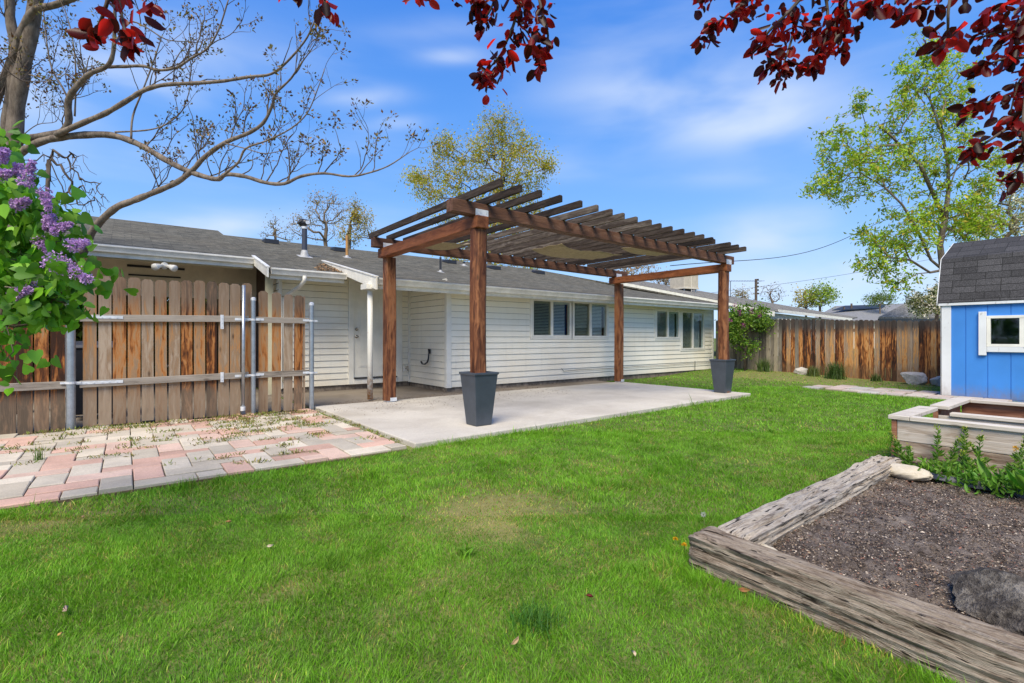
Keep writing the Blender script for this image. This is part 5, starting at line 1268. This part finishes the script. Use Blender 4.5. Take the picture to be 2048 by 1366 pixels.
for (lb, u, v, ru, rv, col, n, D) in (('bare pinkish tree behind the neighbour roof seen under the pergola side beam', 1265, 545, 60, 25, (.36, .26, .17), 900, 34), ('leafless small tree left of the utility pole base', 1482, 590, 22, 14, (.34, .27, .14), 300, 40),
        ('leafless dark tree right of the utility pole', 1545, 585, 30, 20, (.2, .17, .1), 60, 38), ('bright green low tree right of the bare trees over the fence', 1640, 592, 34, 24, (.24, .34, .04), 1500, 36), ('yellow-green spreading tree with bare left branches over the far roofs', 1612, 596, 26, 20, (.40, .34, .06), 900, 37), ('dark green round tree behind the grey roof with panels', 1760, 598, 34, 12, (.13, .20, .04), 1500, 48),
        ('small pinkish bare tree behind the roof cooler', 1330, 560, 30, 14, (.36, .26, .17), 300, 34)):
    make_tree('distant_tree', lb, 'tree', gb(u, D), [P(u, 640, D), P(u, v+rv, D)], [pl(u, v, D, ru, rv, 1)], 110, n, .17, col, M['barkfar'], .013, .48, .5, .3, group='small trees beyond the neighbours', up=.06, wz=1.5)
# lilac shrub by the corner of the house
D = 15.2; b = gb(1490, D); b.z = .1
t_, sk = make_tree('shrub', 'bushy green lilac shrub with a few magenta buds in the corner by the fence', 'shrub', b, [P(1490, 700, D)],
          [pl(1490, 640, D, 42, 30, 4), pl(1520, 640, D, 28, 28, 2), pl(1470, 655, D, 30, 35, 3), pl(1490, 690, D, 30, 22, 1.0)], 170, 5600, .085, (.10, .20, .022), M['barkdark'], .007, .46, .25, .13, (.20, .30, .04), .3, lw=.6)
n = 300; c_ = np.array([P(u, v, D-.5) for u, v in ((1480, 625), (1503, 622), (1487, 650), (1470, 612), (1520, 630), (1460, 640))]); i_ = RNG.integers(0, len(c_), n)
scatter('flowers', c_[i_]+RNG.normal(size=(n, 3))*[.03, .03, .05], RNG.normal(size=(n, 3)), RNG.uniform(.02, .04, n), tpl_leaf(.8, 1), np.array([(.30, .05, .20)])*RNG.uniform(.6, 1.4, (n, 1)), M['flower'], t_)
# sprig over the eave at the right end
# ornamental grass clumps by the far fence
def clump(label, x, y, r, h, n, col, name='grass_clump', group='grass clumps along the far fence', w=.02, spread=.6):
    z0 = float(gz(x, y)); a = RNG.uniform(0, 2*np.pi, n); ln = RNG.uniform(.5, 1, n)*h; sp = RNG.uniform(.1, 1, n)*spread
    K = 4; t = np.linspace(0, 1, K+1); bx = x+RNG.normal(size=n)*r*.3; by = y+RNG.normal(size=n)*r*.3
    dx = np.cos(a)*sp; dy = np.sin(a)*sp
    cx = bx[:, None]+dx[:, None]*ln[:, None]*t**1.6; cy = by[:, None]+dy[:, None]*ln[:, None]*t**1.6; cz = z0+ln[:, None]*(t-(.45*sp[:, None])*t**2.4)
    wd = (w*.5*(1-t*.9))[None]; px_ = -np.sin(a)[:, None]*wd; py_ = np.cos(a)[:, None]*wd
    V = np.stack([np.stack([cx-px_, cy-py_, cz], -1), np.stack([cx+px_, cy+py_, cz], -1)], 2).reshape(-1, 3)
    b_ = (np.arange(n)*(K+1)*2)[:, None]+np.arange(K)[None]*2; b_ = b_.ravel(); F = np.stack([b_, b_+1, b_+3, b_+2], 1)
    cc = np.repeat(greens(n, col, .35), (K+1)*2, 0)
    o = npmesh(name, V-np.array([x, y, z0]), F, cc, M['grass']); o.location = (x, y, z0); return tag(o, label, 'plant', group)
clump('left of three strappy grass clumps at the foot of the far fence', 15.15, 7.15, .3, .50, 260, (.075, .13, .03))
clump('largest strappy grass clump at the far fence, middle of the three', 14.9, 5.15, .3, .56, 340, (.07, .12, .03))
clump('dusty green grass clump just left of the largest clump', 15.1, 5.75, .25, .36, 200, (.09, .13, .035))
clump('small grass tuft left of the largest pale rock', 15.25, 4.35, .2, .26, 110, (.08, .12, .03))
clump('thick dark green tuft growing in the front lawn', 1.30, 1.52, .17, .075, 420, (.055, .16, .018), 'grass_tuft', None, .0045, 1.0)
clump('broad bladed light green weed in the lawn left of the bare patch', 1.42, 2.22, .06, .10, 34, (.16, .32, .03), 'lawn_weed', None, .014, 1.1)
clump('spindly green sprout between the pavers beside the thick gate post', -.62, 6.2, .05, .22, 20, (.12, .20, .04), 'paver_weed', None, .010, .35)
clump('low green weed in the paver joint near the lawn edge', .78, 4.98, .05, .07, 60, (.07, .16, .02), 'paver_weed', None, .006, 1.2)
clump('green tuft at the corner where pavers meet the lawn', 1.45, 5.0, .10, .08, 120, (.12, .20, .03), 'paver_weed', None, .006, 1.2)
# ================================================================== THE LAWN
def grass():
    def field(n, d0, d1, hgt, wid, seed):
        r = np.random.default_rng(seed); a0, a1 = -1.25, 1.25
        u = r.uniform(a0, a1, n); D_ = np.sqrt(r.uniform(d0**2, d1**2, n)); x = FW[0]*D_+RT[0]*D_*u; y = FW[1]*D_+RT[1]*D_*u
        k = (y > -1.6) & (x < 15.5) & (x > -3)
        k &= ~((x > 2.33) & (x < 9.68) & (y > 4.66+.02*(x-2.4)-.02) )                               # patio and house
        k &= ~((x <= 2.34) & (y > 4.60-.0+.05*vnoise(x, y, .15, 40)))                       # pavers
        k &= (y < 8.72)
        k &= ~((x > 2.22-(1.41-y)*.05) & (y < 1.40) & (x < 5.15) )                            # garden bed
        k &= ~((x >= 5.1) & (x < 6.0) & (y < 1.37)); k &= ~((x > 6.23) & (x < 7.22) & (y < 1.33)); k &= ~((x > 12.55) & (y < 2.55))
        pth = (x > 11.85+.45*sstep(y, 4.2, 5.2)) & (x < 13.5-.35*sstep(y, 3, 5)) & (y < 5.1); k &= ~(pth & (r.random(n) > .03))
        yb = (x > 13.3) & (y < 7.5); k &= ~(yb & (r.random(n) > .45))
        x, y, D_ = x[k], y[k], D_[k]; n = len(x)
        lush = vnoise(x, y, .55, 21)*.6+vnoise(x, y, .16, 22)*.4
        dead = np.exp(-(((x-1.95)/.42)**2+((y-2.75)/.33)**2))*1.1+np.exp(-(((x-2.25)/.20)**2+((y-2.45)/.2)**2))*.9+np.exp(-(((x+.9)/.9)**2+((y-4.2)/.25)**2))*.8
        dead = dead*(vnoise(x, y, .13, 23)*1.1+.45)+.40*sstep(vnoise(x, y, .3, 24), .62, .95)*(D_ < 7)+.35*sstep(vnoise(x, y, .12, 25), .7, .95)*(D_ < 5)+.3*((x > 13.2) & (y < 7.6))
        edge = np.exp(-((y-(4.66+.02*(x-2.4)))/.10)**2)*((x > 2.3) & (x < 9.8)) + np.exp(-((y-4.55)/.10)**2)*(x < 2.3)*.5 + np.exp(-((x-9.8)/.12)**2)*(y > 4.6) + np.exp(-((x-(2.17-(1.41-y)*.05))/.06)**2)*(y < 1.5)*.8
        keep = r.random(n) > .60*np.clip(dead, 0, 1); x, y, D_, lush, dead, edge = [q[keep] for q in (x, y, D_, lush, dead, edge)]; n = len(x)
        h = hgt*(.50+.75*lush+1.7*edge*r.random(n)**2)*r.uniform(.6, 1.25, n)*(1-.45*np.clip(dead, 0, 1)); tuft = vnoise(x, y, .10, 44)*vnoise(x, y, .5, 45); tf = sstep(tuft, .50, .68); h = h*(1+.8*tf); long_ = r.random(n) < .012; h[long_] *= 1.7
        a = r.uniform(0, 2*np.pi, n); lean = r.uniform(.15, 1.05, n)
        sw = vnoise(x, y, .22, 31)*2*np.pi*1.5; a = np.where(r.random(n) < .5, sw+r.normal(size=n)*.6, a)
        w = wid*r.uniform(.6, 1.3, n); ca, sa = np.cos(a), np.sin(a); b = r.uniform(0, 2*np.pi, n); cb, sb = np.cos(b)*w/2, np.sin(b)*w/2
        z0 = gz(x, y)-.004
        def pt(t, s): return np.stack([x+ca*lean*h*t**1.5+cb*s, y+sa*lean*h*t**1.5+sb*s, z0+h*t*(1-.25*lean*t)], -1)
        V = np.stack([pt(0, -1), pt(0, 1), pt(.55, .8), pt(.55, -.8), pt(1, 0), pt(1, 0)], 1).reshape(-1, 3)
        b_ = np.arange(n)*6; F = np.concatenate([np.stack([b_, b_+1, b_+2, b_+3], 1), np.stack([b_+3, b_+2, b_+4, b_+5], 1)])
        green = np.stack([.070+.060*lush, .185+.10*lush, .018+.008*lush], -1)
        hue = vnoise(x, y, .9, 27)[:, None]; green = green*(1-hue*.35)+np.array([.125, .235, .022])*hue*.35+0
        straw = np.array([.36, .33, .13]); br = np.array([.20, .13, .06]); lime = np.array([.22, .33, .05])
        pd = np.clip(dead*.62+.012, 0, 1); q = r.random(n); col = green.copy(); m1 = q < pd; col[m1] = (straw*r.uniform(.6, 1.1, (n, 1)))[m1]; m2 = (q > .965); col[m2] = (lime*r.uniform(.7, 1.1, (n, 1)))[m2]; m3 = q < pd*.3; col[m3] = (br*r.uniform(.6, 1.2, (n, 1)))[m3]
        col *= r.uniform(.62, 1.3, (n, 1))*(.88+.26*vnoise(x, y, .28, 33)-.12*tf)[:, None]*np.array([1.46, 1.46, .9]); far = np.clip((D_-4)/8, 0, 1)[:, None]
        return V, F, np.repeat(col, 6, 0)
    out = []; base = 0; VV = []; FF = []; CC = []
    for args in ((300000, 1.25, 3.2, .036, .0027, 1), (300000, 3.1, 6.0, .038, .0044, 2), (240000, 5.9, 11.5, .042, .008, 3), (100000, 11.3, 19, .045, .015, 4)):
        V, F, c = field(*args); VV.append(V); FF.append(F+base); CC.append(c); base += len(V)
    o = npmesh('grass', np.concatenate(VV), np.concatenate(FF), np.concatenate(CC), M['grass']); tag(o, 'mown green lawn grass with a few straw patches', 'grass', kind='stuff')
grass()
def joint_weeds():
    pts = []; r = np.random.default_rng(9)
    cl = [(g_ := None)]
    spots = [(r.uniform(-2.2, 2.2), 4.7+2.9*r.random()**.8, r.uniform(.02, .09)) for _ in range(85)]+[(r.uniform(-2.5, 2.3), 7.80+r.normal()*.10, .12) for _ in range(60)]+[(2.30+r.normal()*.02, r.uniform(4.7, 7.9), .05) for _ in range(24)]+[(r.uniform(.9, 2.1), r.uniform(6.2, 7.6), .09) for _ in range(45)]
    xs = []; ys = []
    for (x, y, s) in spots:
        # snap most tufts to a joint of the slabs
        if r.random() < .75:
            if r.random() < .5: x = round((x-.05)/.205)*.205+.05
            else: y = round((y-6.3)/.205)*.205+6.3
        m = int(420*s); xs.append(x+r.normal(size=m)*s*.8); ys.append(y+r.normal(size=m)*s*.45)
    x = np.concatenate(xs); y = np.concatenate(ys); k = (x < 2.33) & (y > 4.62); x, y = x[k], y[k]; n = len(x)
    d = r.normal(size=(n, 3)); d[:, 2] = np.abs(d[:, 2])*.9+.5
    col = np.array([(.20, .26, .05)])*r.uniform(.5, 1.4, (n, 1)); q = r.random(n) < .4; col[q] = np.array((.40, .33, .12))*r.uniform(.6, 1.2, (q.sum(), 1)); q = r.random(n) < .1; col[q] = (.16, .09, .04)
    o = scatter('joint_weeds', np.stack([x, y, np.full(n, .035)], 1), d, r.uniform(.018, .055, n), tpl_leaf(.22, 1), col, M['grass']); tag(o, 'yellow-green weeds and moss growing in the paver joints and along the gate foot', 'weeds', kind='stuff')
    n = 2300; x = r.uniform(2.45, 7.2, n); y = np.where(r.random(n) < .6, 8.15+np.abs(r.normal(size=n))*.28, 7.4+r.normal(size=n)*.35); k = (y < 8.75) & (r.random(n) < .8); x, y = x[k], y[k]; n = len(x)
    z = np.where(y > 8.12, .04, .066); s = r.uniform(.008, .028, n)
    x2 = r.uniform(.4, 2.5, 700); y2 = 7.75+r.normal(size=700)*.13; x = np.concatenate([x, x2]); y = np.concatenate([y, y2]); z = np.concatenate([z, np.full(700, .05)]); s = np.concatenate([s, r.uniform(.01, .035, 700)]); n = len(x)
    d = r.normal(size=(n, 3)); d[:, 2] *= .15; nr = r.normal(size=(n, 3))*.3; nr[:, 2] = 1
    o = scatter('leaf_litter', np.stack([x, y, z], 1), d, s, tpl_leaf(.45, 1), np.array([(.09, .05, .03)])*r.uniform(.5, 2.2, (n, 1)), M['chip'], nrm=np.cross(d, np.cross(nr, d))); tag(o, 'dark crumbs of dead leaves on the concrete near the door and gate', 'leaf litter', kind='stuff')
joint_weeds()
def lawn_leaf(label, u, v, size, col, name='fallen_leaf', cat='leaf'):
    k = CAMH/((v-VH)/FPX); p = P(u, v, k); p.z = .035+float(gz(p.x, p.y)); d = np.array([[random.gauss(0, 1), random.gauss(0, 1), .1]]); 
    o = scatter(name, np.array([[0., 0, 0]]), d, np.array([size]), (tpl_leaf(.36, 3)[0]*np.array([1, 1, 2.0]), None), np.array([col]), M['chip'], nrm=np.cross(d, [[.2, .1, 1]])); o.location = p
    s = o.modifiers.new('thick', 'SOLIDIFY'); s.thickness = .001; tag(o, label, cat, 'fallen leaves on the lawn')
for (lb, u, v, s, c) in (('curled pale brown leaf lying in the left foreground grass', 137, 1228, .05, (.42, .30, .22)), ('small round orange-brown leaf on the grass, left of centre', 463, 1056, .035, (.42, .22, .08)), ('tan leaf on the grass near the front of the pavers', 165, 1047, .04, (.36, .22, .10)), ('small pale leaf on the grass left of the bare patch', 533, 1107, .035, (.60, .50, .36)),
        ('tan leaf on the grass at the bottom centre', 1022, 1308, .04, (.48, .33, .18)), ('yellowish leaf on the grass near the bottom left', 128, 1281, .025, (.45, .28, .08)), ('dark red leaf lying on the front lawn', 1187, 1208, .035, (.14, .02, .015)), ('brown leaf at the foot of the foreground timber', 1476, 1192, .05, (.32, .14, .06)), ('pale curled leaf on the lawn right of bottom centre', 1271, 1333, .03, (.55, .42, .28))): lawn_leaf(lb, u, v, s, c)
# dandelions
def dandelion(label, u, v, h, head, name='dandelion'):
    k = CAMH/((v-VH)/FPX); p = P(u, v, k); p.z = 0; t = thing(name, label, 'flower', tuple(p), 'dandelions in the lawn'); mb = MB(); mb.tube([p, p+Vector((.004, 0, h*.6)), p+Vector((0, .004, h))], .0016, 5); mb.build('stem', plain('dandelion_stem', (.20, .26, .08)), t)
    n = 90; d = RNG.normal(size=(n, 3)); d[:, 2] = np.abs(d[:, 2]) if head == 'y' else d[:, 2]; q = np.array(p+Vector((0, .004, h)))
    scatter('flower_head', q+unit(d)*.004, d, np.full(n, .013 if head == 'y' else .015), tpl_leaf(.25 if head == 'y' else .1, 1), np.array([(.75, .45, .02) if head == 'y' else (.70, .70, .66)])*RNG.uniform(.8, 1.1, (n, 1)), M['flower'], t)
dandelion('white dandelion seed head in the lawn left of the long pale timber', 1408, 1052, .07, 'w')
dandelion('yellow dandelion closest to the front corner of the timbers', 1394, 1092, .055, 'y'); dandelion('yellow dandelion left of the timber corner, furthest from it', 1352, 1096, .045, 'y'); dandelion('lowest yellow dandelion beside the timber corner', 1370, 1106, .04, 'y')
# weeds along the raised bed
def weed(i, x, y, h, label):
    z0 = .10; t = thing('bed_weed', label, 'weed', (x, y, z0), 'leafy weeds along the raised bed'); lx = RNG.normal(size=2)*.05
    p = [Vector((x, y, z0)), Vector((x+lx[0]*.4, y+lx[1]*.4, z0+h*.5)), Vector((x+lx[0], y+lx[1], z0+h))]; mb = MB(); mb.tube(p, [.004, .003, .002], 5); mb.build('stem', M['leafstem'], t)
    n = int(30+h*120); s = RNG.random(n)**.85; q = np.array([np.array(p[0]) + (np.array(p[2])-np.array(p[0]))*a for a in s]); an = np.arange(n)*2.4
    d = np.stack([np.cos(an), np.sin(an), .55+.6*s], 1); col = greens(n, (.10, .22, .03), .25, (.20, .34, .05), .3)
    scatter('leaves', q, d, (.075-.045*s)*RNG.uniform(.7, 1.2, n), tpl_leaf(.3, 2), col, M['leaf'], t)
    n = 26; scatter('buds', np.array(p[2])+RNG.normal(size=(n, 3))*.012, RNG.normal(size=(n, 3))+[0, 0, .8], np.full(n, .018), tpl_leaf(.4, 1), greens(n, (.30, .36, .05), .3), M['leaf'], t)
M['leafstem'] = plain('weed_stem', (.13, .20, .05))
random.seed(3)
spec = [(1.27, .24), (1.20, .20), (1.17, .17), (1.04, .33), (.98, .27), (.93, .15), (.88, .34), (.80, .32), (.78, .20), (.70, .24), (.64, .28), (.58, .35), (.52, .26), (.45, .30)]
ords = ['leftmost bushy weed at the corner of the raised bed', 'second weed from the left along the raised bed', 'short weed in front of the second one from the left', 'tall budding weed, fourth from the left along the raised bed', 'fifth weed from the left, half as leafy as its neighbours', 'low weed in front of the two tall budding stems', 'tallest budding weed in the middle of the row', 'tall weed with yellow-green head right of the tallest one', 'low bushy weed below the yellow-green head', 'slim weed right of the low bushy one', 'weed with dark leaves near the timber board knot', 'tall pale-headed weed towards the right of the row', 'leafy weed next to the dandelion clump', 'last weed of the row at the right edge of the view']
for i, ((y, h), lb) in enumerate(zip(spec, ords)): weed(i, 5.10-.10*(i % 3), y, h*1.0, lb)
for (x, y, lb) in ((4.72, .78, 'low bright green spreading weed at the black liner edge'), (4.85, .96, 'small leafy weed growing over the low timber'), (4.66, .62, 'fresh green weed patch lying on the soil edge')):
    t = thing('ground_weed', lb, 'weed', (x, y, .1)); n = 150; q = np.array([x, y, .11])+RNG.normal(size=(n, 3))*[.06, .10, .035]+[0, 0, .03]; d = RNG.normal(size=(n, 3)); d[:, 2] = np.abs(d[:, 2])+.4
    scatter('leaves', q, d, RNG.uniform(.03, .07, n), tpl_leaf(.35, 2), greens(n, (.12, .26, .03), .25), M['leaf'], t)
# dandelion clump at the right edge: long toothed leaves
t = thing('dandelion_clump', 'dandelion clump with long jagged leaves and yellow flowers at the right edge', 'dandelion', (4.72, .42, .1)); n = 46; a = RNG.uniform(0, 2*np.pi, n)
scatter('leaves', np.array([4.72, .44, .11])+RNG.normal(size=(n, 3))*[.03, .06, .01], np.stack([np.cos(a), np.sin(a), RNG.uniform(.5, 1.8, n)], 1), RNG.uniform(.14, .26, n), tpl_leaf(.22, 4), greens(n, (.12, .28, .03), .25), M['leaf'], t)
mb = MB()
for (dx, dy, h) in ((.02, .12, .30), (.0, .05, .32), (.03, -.02, .34), (-.03, .0, .26)): mb.tube([(4.72, .44, .1), (4.72+dx, .44+dy, .1+h)], .0025, 5)
mb.build('stem', M['leafstem'], t); n = 50
for c_ in ((4.74, .56, .40), (4.72, .49, .42), (4.75, .42, .44), (4.69, .44, .36)):
    d = RNG.normal(size=(n, 3)); scatter('flower_head', np.array(c_)+unit(d)*.006, d+[0, 0, .6], np.full(n, .016), tpl_leaf(.3, 1), np.array([(.75, .42, .02)])*RNG.uniform(.7, 1.1, (n, 1)), M['flower'], t)
# black liner edge showing between soil and low timber
mb = MB(); pts = [(4.78, 1.06), (4.72, .96), (4.76, .85), (4.70, .74), (4.72, .60), (4.64, .48), (4.60, .3)]
vs = []
for i, (x, y) in enumerate(pts): vs += [(x-.035, y, .10+.01*math.sin(i*2)), (x+.0, y, .135+.02*math.sin(i*3)), (x+.05, y, .115)]
mb.add(vs, [(i*3+k, i*3+k+1, (i+1)*3+k+1, (i+1)*3+k) for i in range(len(pts)-1) for k in (0, 1)]); o = mb.build('weed_liner', M['rubber']); s = o.modifiers.new('t', 'SOLIDIFY'); s.thickness = .006; tag(o, 'strip of black weed liner poking out of the soil under the weeds', 'liner')
# plants inside the far raised bed
for (x, y, lb) in ((6.75, .9, 'small seedling in the soil of the raised bed by the shed'), (6.85, .5, 'thin brown stalk standing in the raised bed by the shed')):
    t = thing('seedling', lb, 'seedling', (x, y, .15)); n = 24; scatter('leaves', np.array([x, y, .28])+RNG.normal(size=(n, 3))*[.04, .05, .03], RNG.normal(size=(n, 3))+[0, 0, .5], RNG.uniform(.03, .05, n), tpl_leaf(.5, 1), greens(n, (.18, .26, .05), .3), M['leaf'], t)
    mb = MB(); mb.tube([(x, y, .14), (x, y+.01, .34)], .005, 5); mb.build('stem', M['leafstem'], t)
# ================================================================== NEIGHBOURS
def slab(u): pass
n1 = thing('neighbour_house', 'neighbour house with white fascia, taupe shingle roof and a small window behind the shrub', 'house', (20, 13, 0))
A = P(1225, 560, 22.5); B = P(1548, 622, 26.5); Cc = P(1695, 632, 36); Dd = P(1250, 556, 32); mb = MB()
E_ = P(1478, 607, 25.6); 
mb.prism([A, B, Cc, Dd], .08); mb.build('roof', M['roof2'], n1)
mb = MB(); mb.bar(A+Vector((0, -.02, -.16)), B+Vector((0, -.02, -.16)), .05, .26); mb.build('fascia', M['gutter'], n1)
B2 = P(1556, 618, 27.0); C2 = P(1703, 636, 33.0); mb = MB(); mb.prism([B2, C2, P(1715, 634, 38), P(1560, 612, 38)], .08); mb.build('roof', M['roof2'], n1)
mb = MB(); mb.bar(B2+Vector((0, -.02, -.10)), C2+Vector((0, -.02, -.10)), .05, .16); mb.build('fascia', M['gutter'], n1)
mb = MB(); a = P(1440, 700, 26.8); b = P(1546, 700, 27.3); c = P(1700, 700, 33.4)
def wallq(mb, a, b, z0, z1a, z1b, th=.15):
    d = (b-a); d.z = 0; s = Vector((d.y, -d.x, 0)).normalized()*-th
    mb.hexa([(a.x, a.y, z0), (b.x, b.y, z0), (b.x+s.x, b.y+s.y, z0), (a.x+s.x, a.y+s.y, z0), (a.x, a.y, z1a), (b.x, b.y, z1b), (b.x+s.x, b.y+s.y, z1b), (a.x+s.x, a.y+s.y, z1a)])
wallq(mb, a, b, 0, 2.6, 2.35); wallq(mb, b, c, 0, 2.5, 2.2); mb.build('wall', plain('pale_neighbour_wall', (.66, .64, .56), .6), n1)
w0 = P(1553, 640, 27.4); w1 = P(1580, 640, 28.1)
mb = MB(); mb.bar(Vector((w0.x, w0.y-.08, 2.15)), Vector((w1.x, w1.y-.08, 2.15)), .08, .08); mb.bar(Vector((w0.x, w0.y-.08, 1.2)), Vector((w1.x, w1.y-.08, 1.2)), .08, .08); mb.bar(Vector((w0.x, w0.y-.08, 1.16)), Vector((w0.x, w0.y-.08, 2.2)), .08, .08); mb.bar(Vector((w1.x, w1.y-.08, 1.16)), Vector((w1.x, w1.y-.08, 2.2)), .08, .08); w = mb.build('window', M['white'], n1)
mb = MB(); wallq(mb, Vector((w0.x, w0.y-.05, 0)), Vector((w1.x, w1.y-.05, 0)), 1.2, 2.15, 2.15, .02); mb.build('pane', M['dark'], w)
# swamp cooler on that roof
cl = thing('roof_cooler', 'beige evaporative cooler box on legs on the neighbour roof under the pergola beam', 'cooler', tuple(P(1368, 578, 27)))
c = P(1368, 578, 27); mb = MB(); s = .62
rt = Vector((RT[0], RT[1], 0)); fw = Vector((FW[0], FW[1], 0)); e1 = (rt*.9+fw*.45).normalized(); e2 = Vector((-e1.y, e1.x, 0))
def ob(mb, c, a, b, z0, z1): mb.hexa([c+e1*sx*a+e2*sy*b+Vector((0, 0, z)) for z in (z0, z1) for sx, sy in ((-1, -1), (1, -1), (1, 1), (-1, 1))])
ob(mb, c, .52, .52, .0, .85); mb.build('cabinet', plain('cooler_beige', (.50, .45, .36), .6, noise=.1), cl, bev=.02)
mb = MB(); ob(mb, c, .55, .55, -.04, .04); ob(mb, c, .55, .55, .80, .88); mb.build('rim', plain('cooler_rim', (.60, .56, .47), .5), cl)
for sx in (-1, 1):
    for sy in (-1, 1):
        mb = MB(); q = c+e1*sx*.42+e2*sy*.42; mb.tube([q+Vector((0, 0, -.5)), q+Vector((0, 0, -.03))], .03, 6); mb.build('leg', M['galv'], cl)
mb = MB(); ob(mb, c, .25, .25, -.35, -.04); mb.build('duct', M['black'], cl)
mb = MB(); ob(mb, c-e2*.53, .003, .01, -.4, .8); mb.build('drain_tube', M['gutter'], cl)
# second and third neighbours over the fence
n2 = thing('neighbour_house', 'distant grey roofed house with a dark solar array and two vent pipes', 'house', tuple(gb(1730, 46)))
mb = MB(); a, b, c_, d_ = P(1620, 640, 44), P(1830, 641, 46), P(1830, 606, 54), P(1670, 612, 54); mb.prism([a, b, c_, d_], .15); mb.build('roof', plain('plain_grey_shingle', (.20, .20, .20), .9, noise=.15), n2)
mb = MB(); wallq(mb, Vector((a.x, a.y, 0))+fw*.3, Vector((b.x, b.y, 0))+fw*.3, 0, a.z-.1, b.z-.1); mb.build('wall', M['siding'], n2)
def onq(u, v):    # point on the roof plane a,b,c_
    nrm = (b-a).cross(c_-a).normalized(); r_ = ray(u, v); o = Vector((0, 0, CAMH)); t = (a-o).dot(nrm)/r_.dot(nrm); return o+r_*t
mb = MB(); mb.prism([onq(1664, 622)+Vector((0, 0, .1)), onq(1763, 618)+Vector((0, 0, .1)), onq(1772, 611)+Vector((0, 0, .1)), onq(1690, 613)+Vector((0, 0, .1))], .06); mb.build('solar_array', M['panel'], n2)
for (u, v) in ((1703, 618), (1688, 620)):
    mb = MB(); q = onq(u, v); mb.tube([q, q+Vector((0, 0, .55 if u == 1703 else .3))], .09, 8); mb.build('vent_pipe', M['barkdark'], n2)
n3 = thing('neighbour_shed', 'dark hipped roof outbuilding just beyond the far fence beside the shed', 'outbuilding', tuple(gb(1810, 24)))
mb = MB(); a, b, c_, d_ = P(1757, 634, 22), P(1905, 634, 24), P(1905, 604, 27), P(1812, 606, 26); mb.prism([a, b, c_, d_], .08); mb.build('roof', M['roof2'], n3)
mb = MB(); mb.bar(a-Vector((0, 0, .16)), b-Vector((0, 0, .16)), .06, .18); mb.build('fascia', M['black'], n3)
mb = MB(); wallq(mb, Vector((a.x, a.y, 0))+fw*.3+rt*.2, Vector((b.x, b.y, 0))+fw*.3, 0, a.z-.2, b.z-.2); mb.build('wall', M['dark'], n3)
mb = MB(); q = P(1815, 608, 26.5); mb.tube([q, q+Vector((0, 0, .38))], .09, 10); mb.tube([q+Vector((0, 0, .38)), q+Vector((0, 0, .46))], .12, 10); mb.build('metal_flue', M['galv'], n3)
# poles, aerial and wires
up = thing('utility_pole', 'thin wooden utility pole with stacked insulators beyond the neighbour roof', 'utility pole', tuple(gb(1512, 40)))
b0 = gb(1512, 40); tp = P(1512, 558, 40); mb = MB(); mb.tube([b0, Vector((b0.x, b0.y, tp.z))], [.12, .10], 8); mb.build('pole', M['barkdark'], up)
for k in range(5):
    mb = MB(); q = Vector((b0.x, b0.y, tp.z-.05-.28*k)); mb.tube([q, q+rt*.16], .05, 6); mb.tube([q+rt*.16-Vector((0, 0, .06)), q+rt*.16+Vector((0, 0, .06))], .07, 8); mb.build('insulator', M['dark'], up)
ae = thing('tv_aerial', 'spidery television aerial left of the utility pole above the neighbour roof', 'aerial', tuple(P(1461, 600, 30)))
mb = MB(); q = P(1461, 562, 30); mb.tube([P(1461, 606, 30), q], .018, 5); mb.build('mast', M['black'], ae)
mb = MB()
a_, b_ = q-rt*.35, q+rt*1.9; mb.tube([a_, b_], .006, 4)
for k in range(15):
    c = a_+(b_-a_)*(k/14); mb.tube([c-fw*.3-Vector((0, 0, .02)), c+fw*.3+Vector((0, 0, .02))], .010, 4)
mb.build('boom', M['black'], ae)
wr = MB(); a = P(1455, 523, 16); b = P(1722, 462, 24)+Vector((0, 0, 0)); pts = [a+(b-a)*t-Vector((0, 0, .35*math.sin(math.pi*t))) for t in np.linspace(-.25, 1.9, 30)]
wr.tube(pts, .012, 5); o = wr.build('overhead_cable', M['wire']); tag(o, 'black overhead service cable running from behind the pergola into the green tree', 'cable')
wr = MB(); a = P(1640, 515, 40); b = P(1860, 492, 46); wr.tube([P(1300, 600, 40)+(P(2048, 480, 46)-P(1300, 600, 40))*t-Vector((0, 0, .5*math.sin(math.pi*t))) for t in np.linspace(0, 1, 16)], .012, 4); o = wr.build('overhead_cable', M['wire']); tag(o, 'faint distant wire crossing the sky above the neighbour roofs', 'cable')
# hedge and street scene behind the carport, seen through the gate gaps
hd = thing('hedge', 'yellow-green hedge across the street seen through the gaps of the gate', 'hedge', (-2, 20.5, 0)); n = 30000
pp = np.stack([RNG.uniform(-7, 5, n), 20.5+RNG.normal(size=n)*.4, RNG.uniform(.1, 4.3, n)], 1)
scatter('foliage', pp, RNG.normal(size=(n, 3)), RNG.uniform(.2, .34, n), tpl_leaf(.6, 1), greens(n, (.30, .30, .04), .3, (.10, .16, .03), .3), M['leaf'], hd)
mb = MB(); mb.prism([(-14, 21.5, .03), (10, 21.5, .03), (10, 25.5, .03), (-14, 25.5, .03)], .05); tag(mb.build('street_pavement', M['oldslab']), kind='structure')
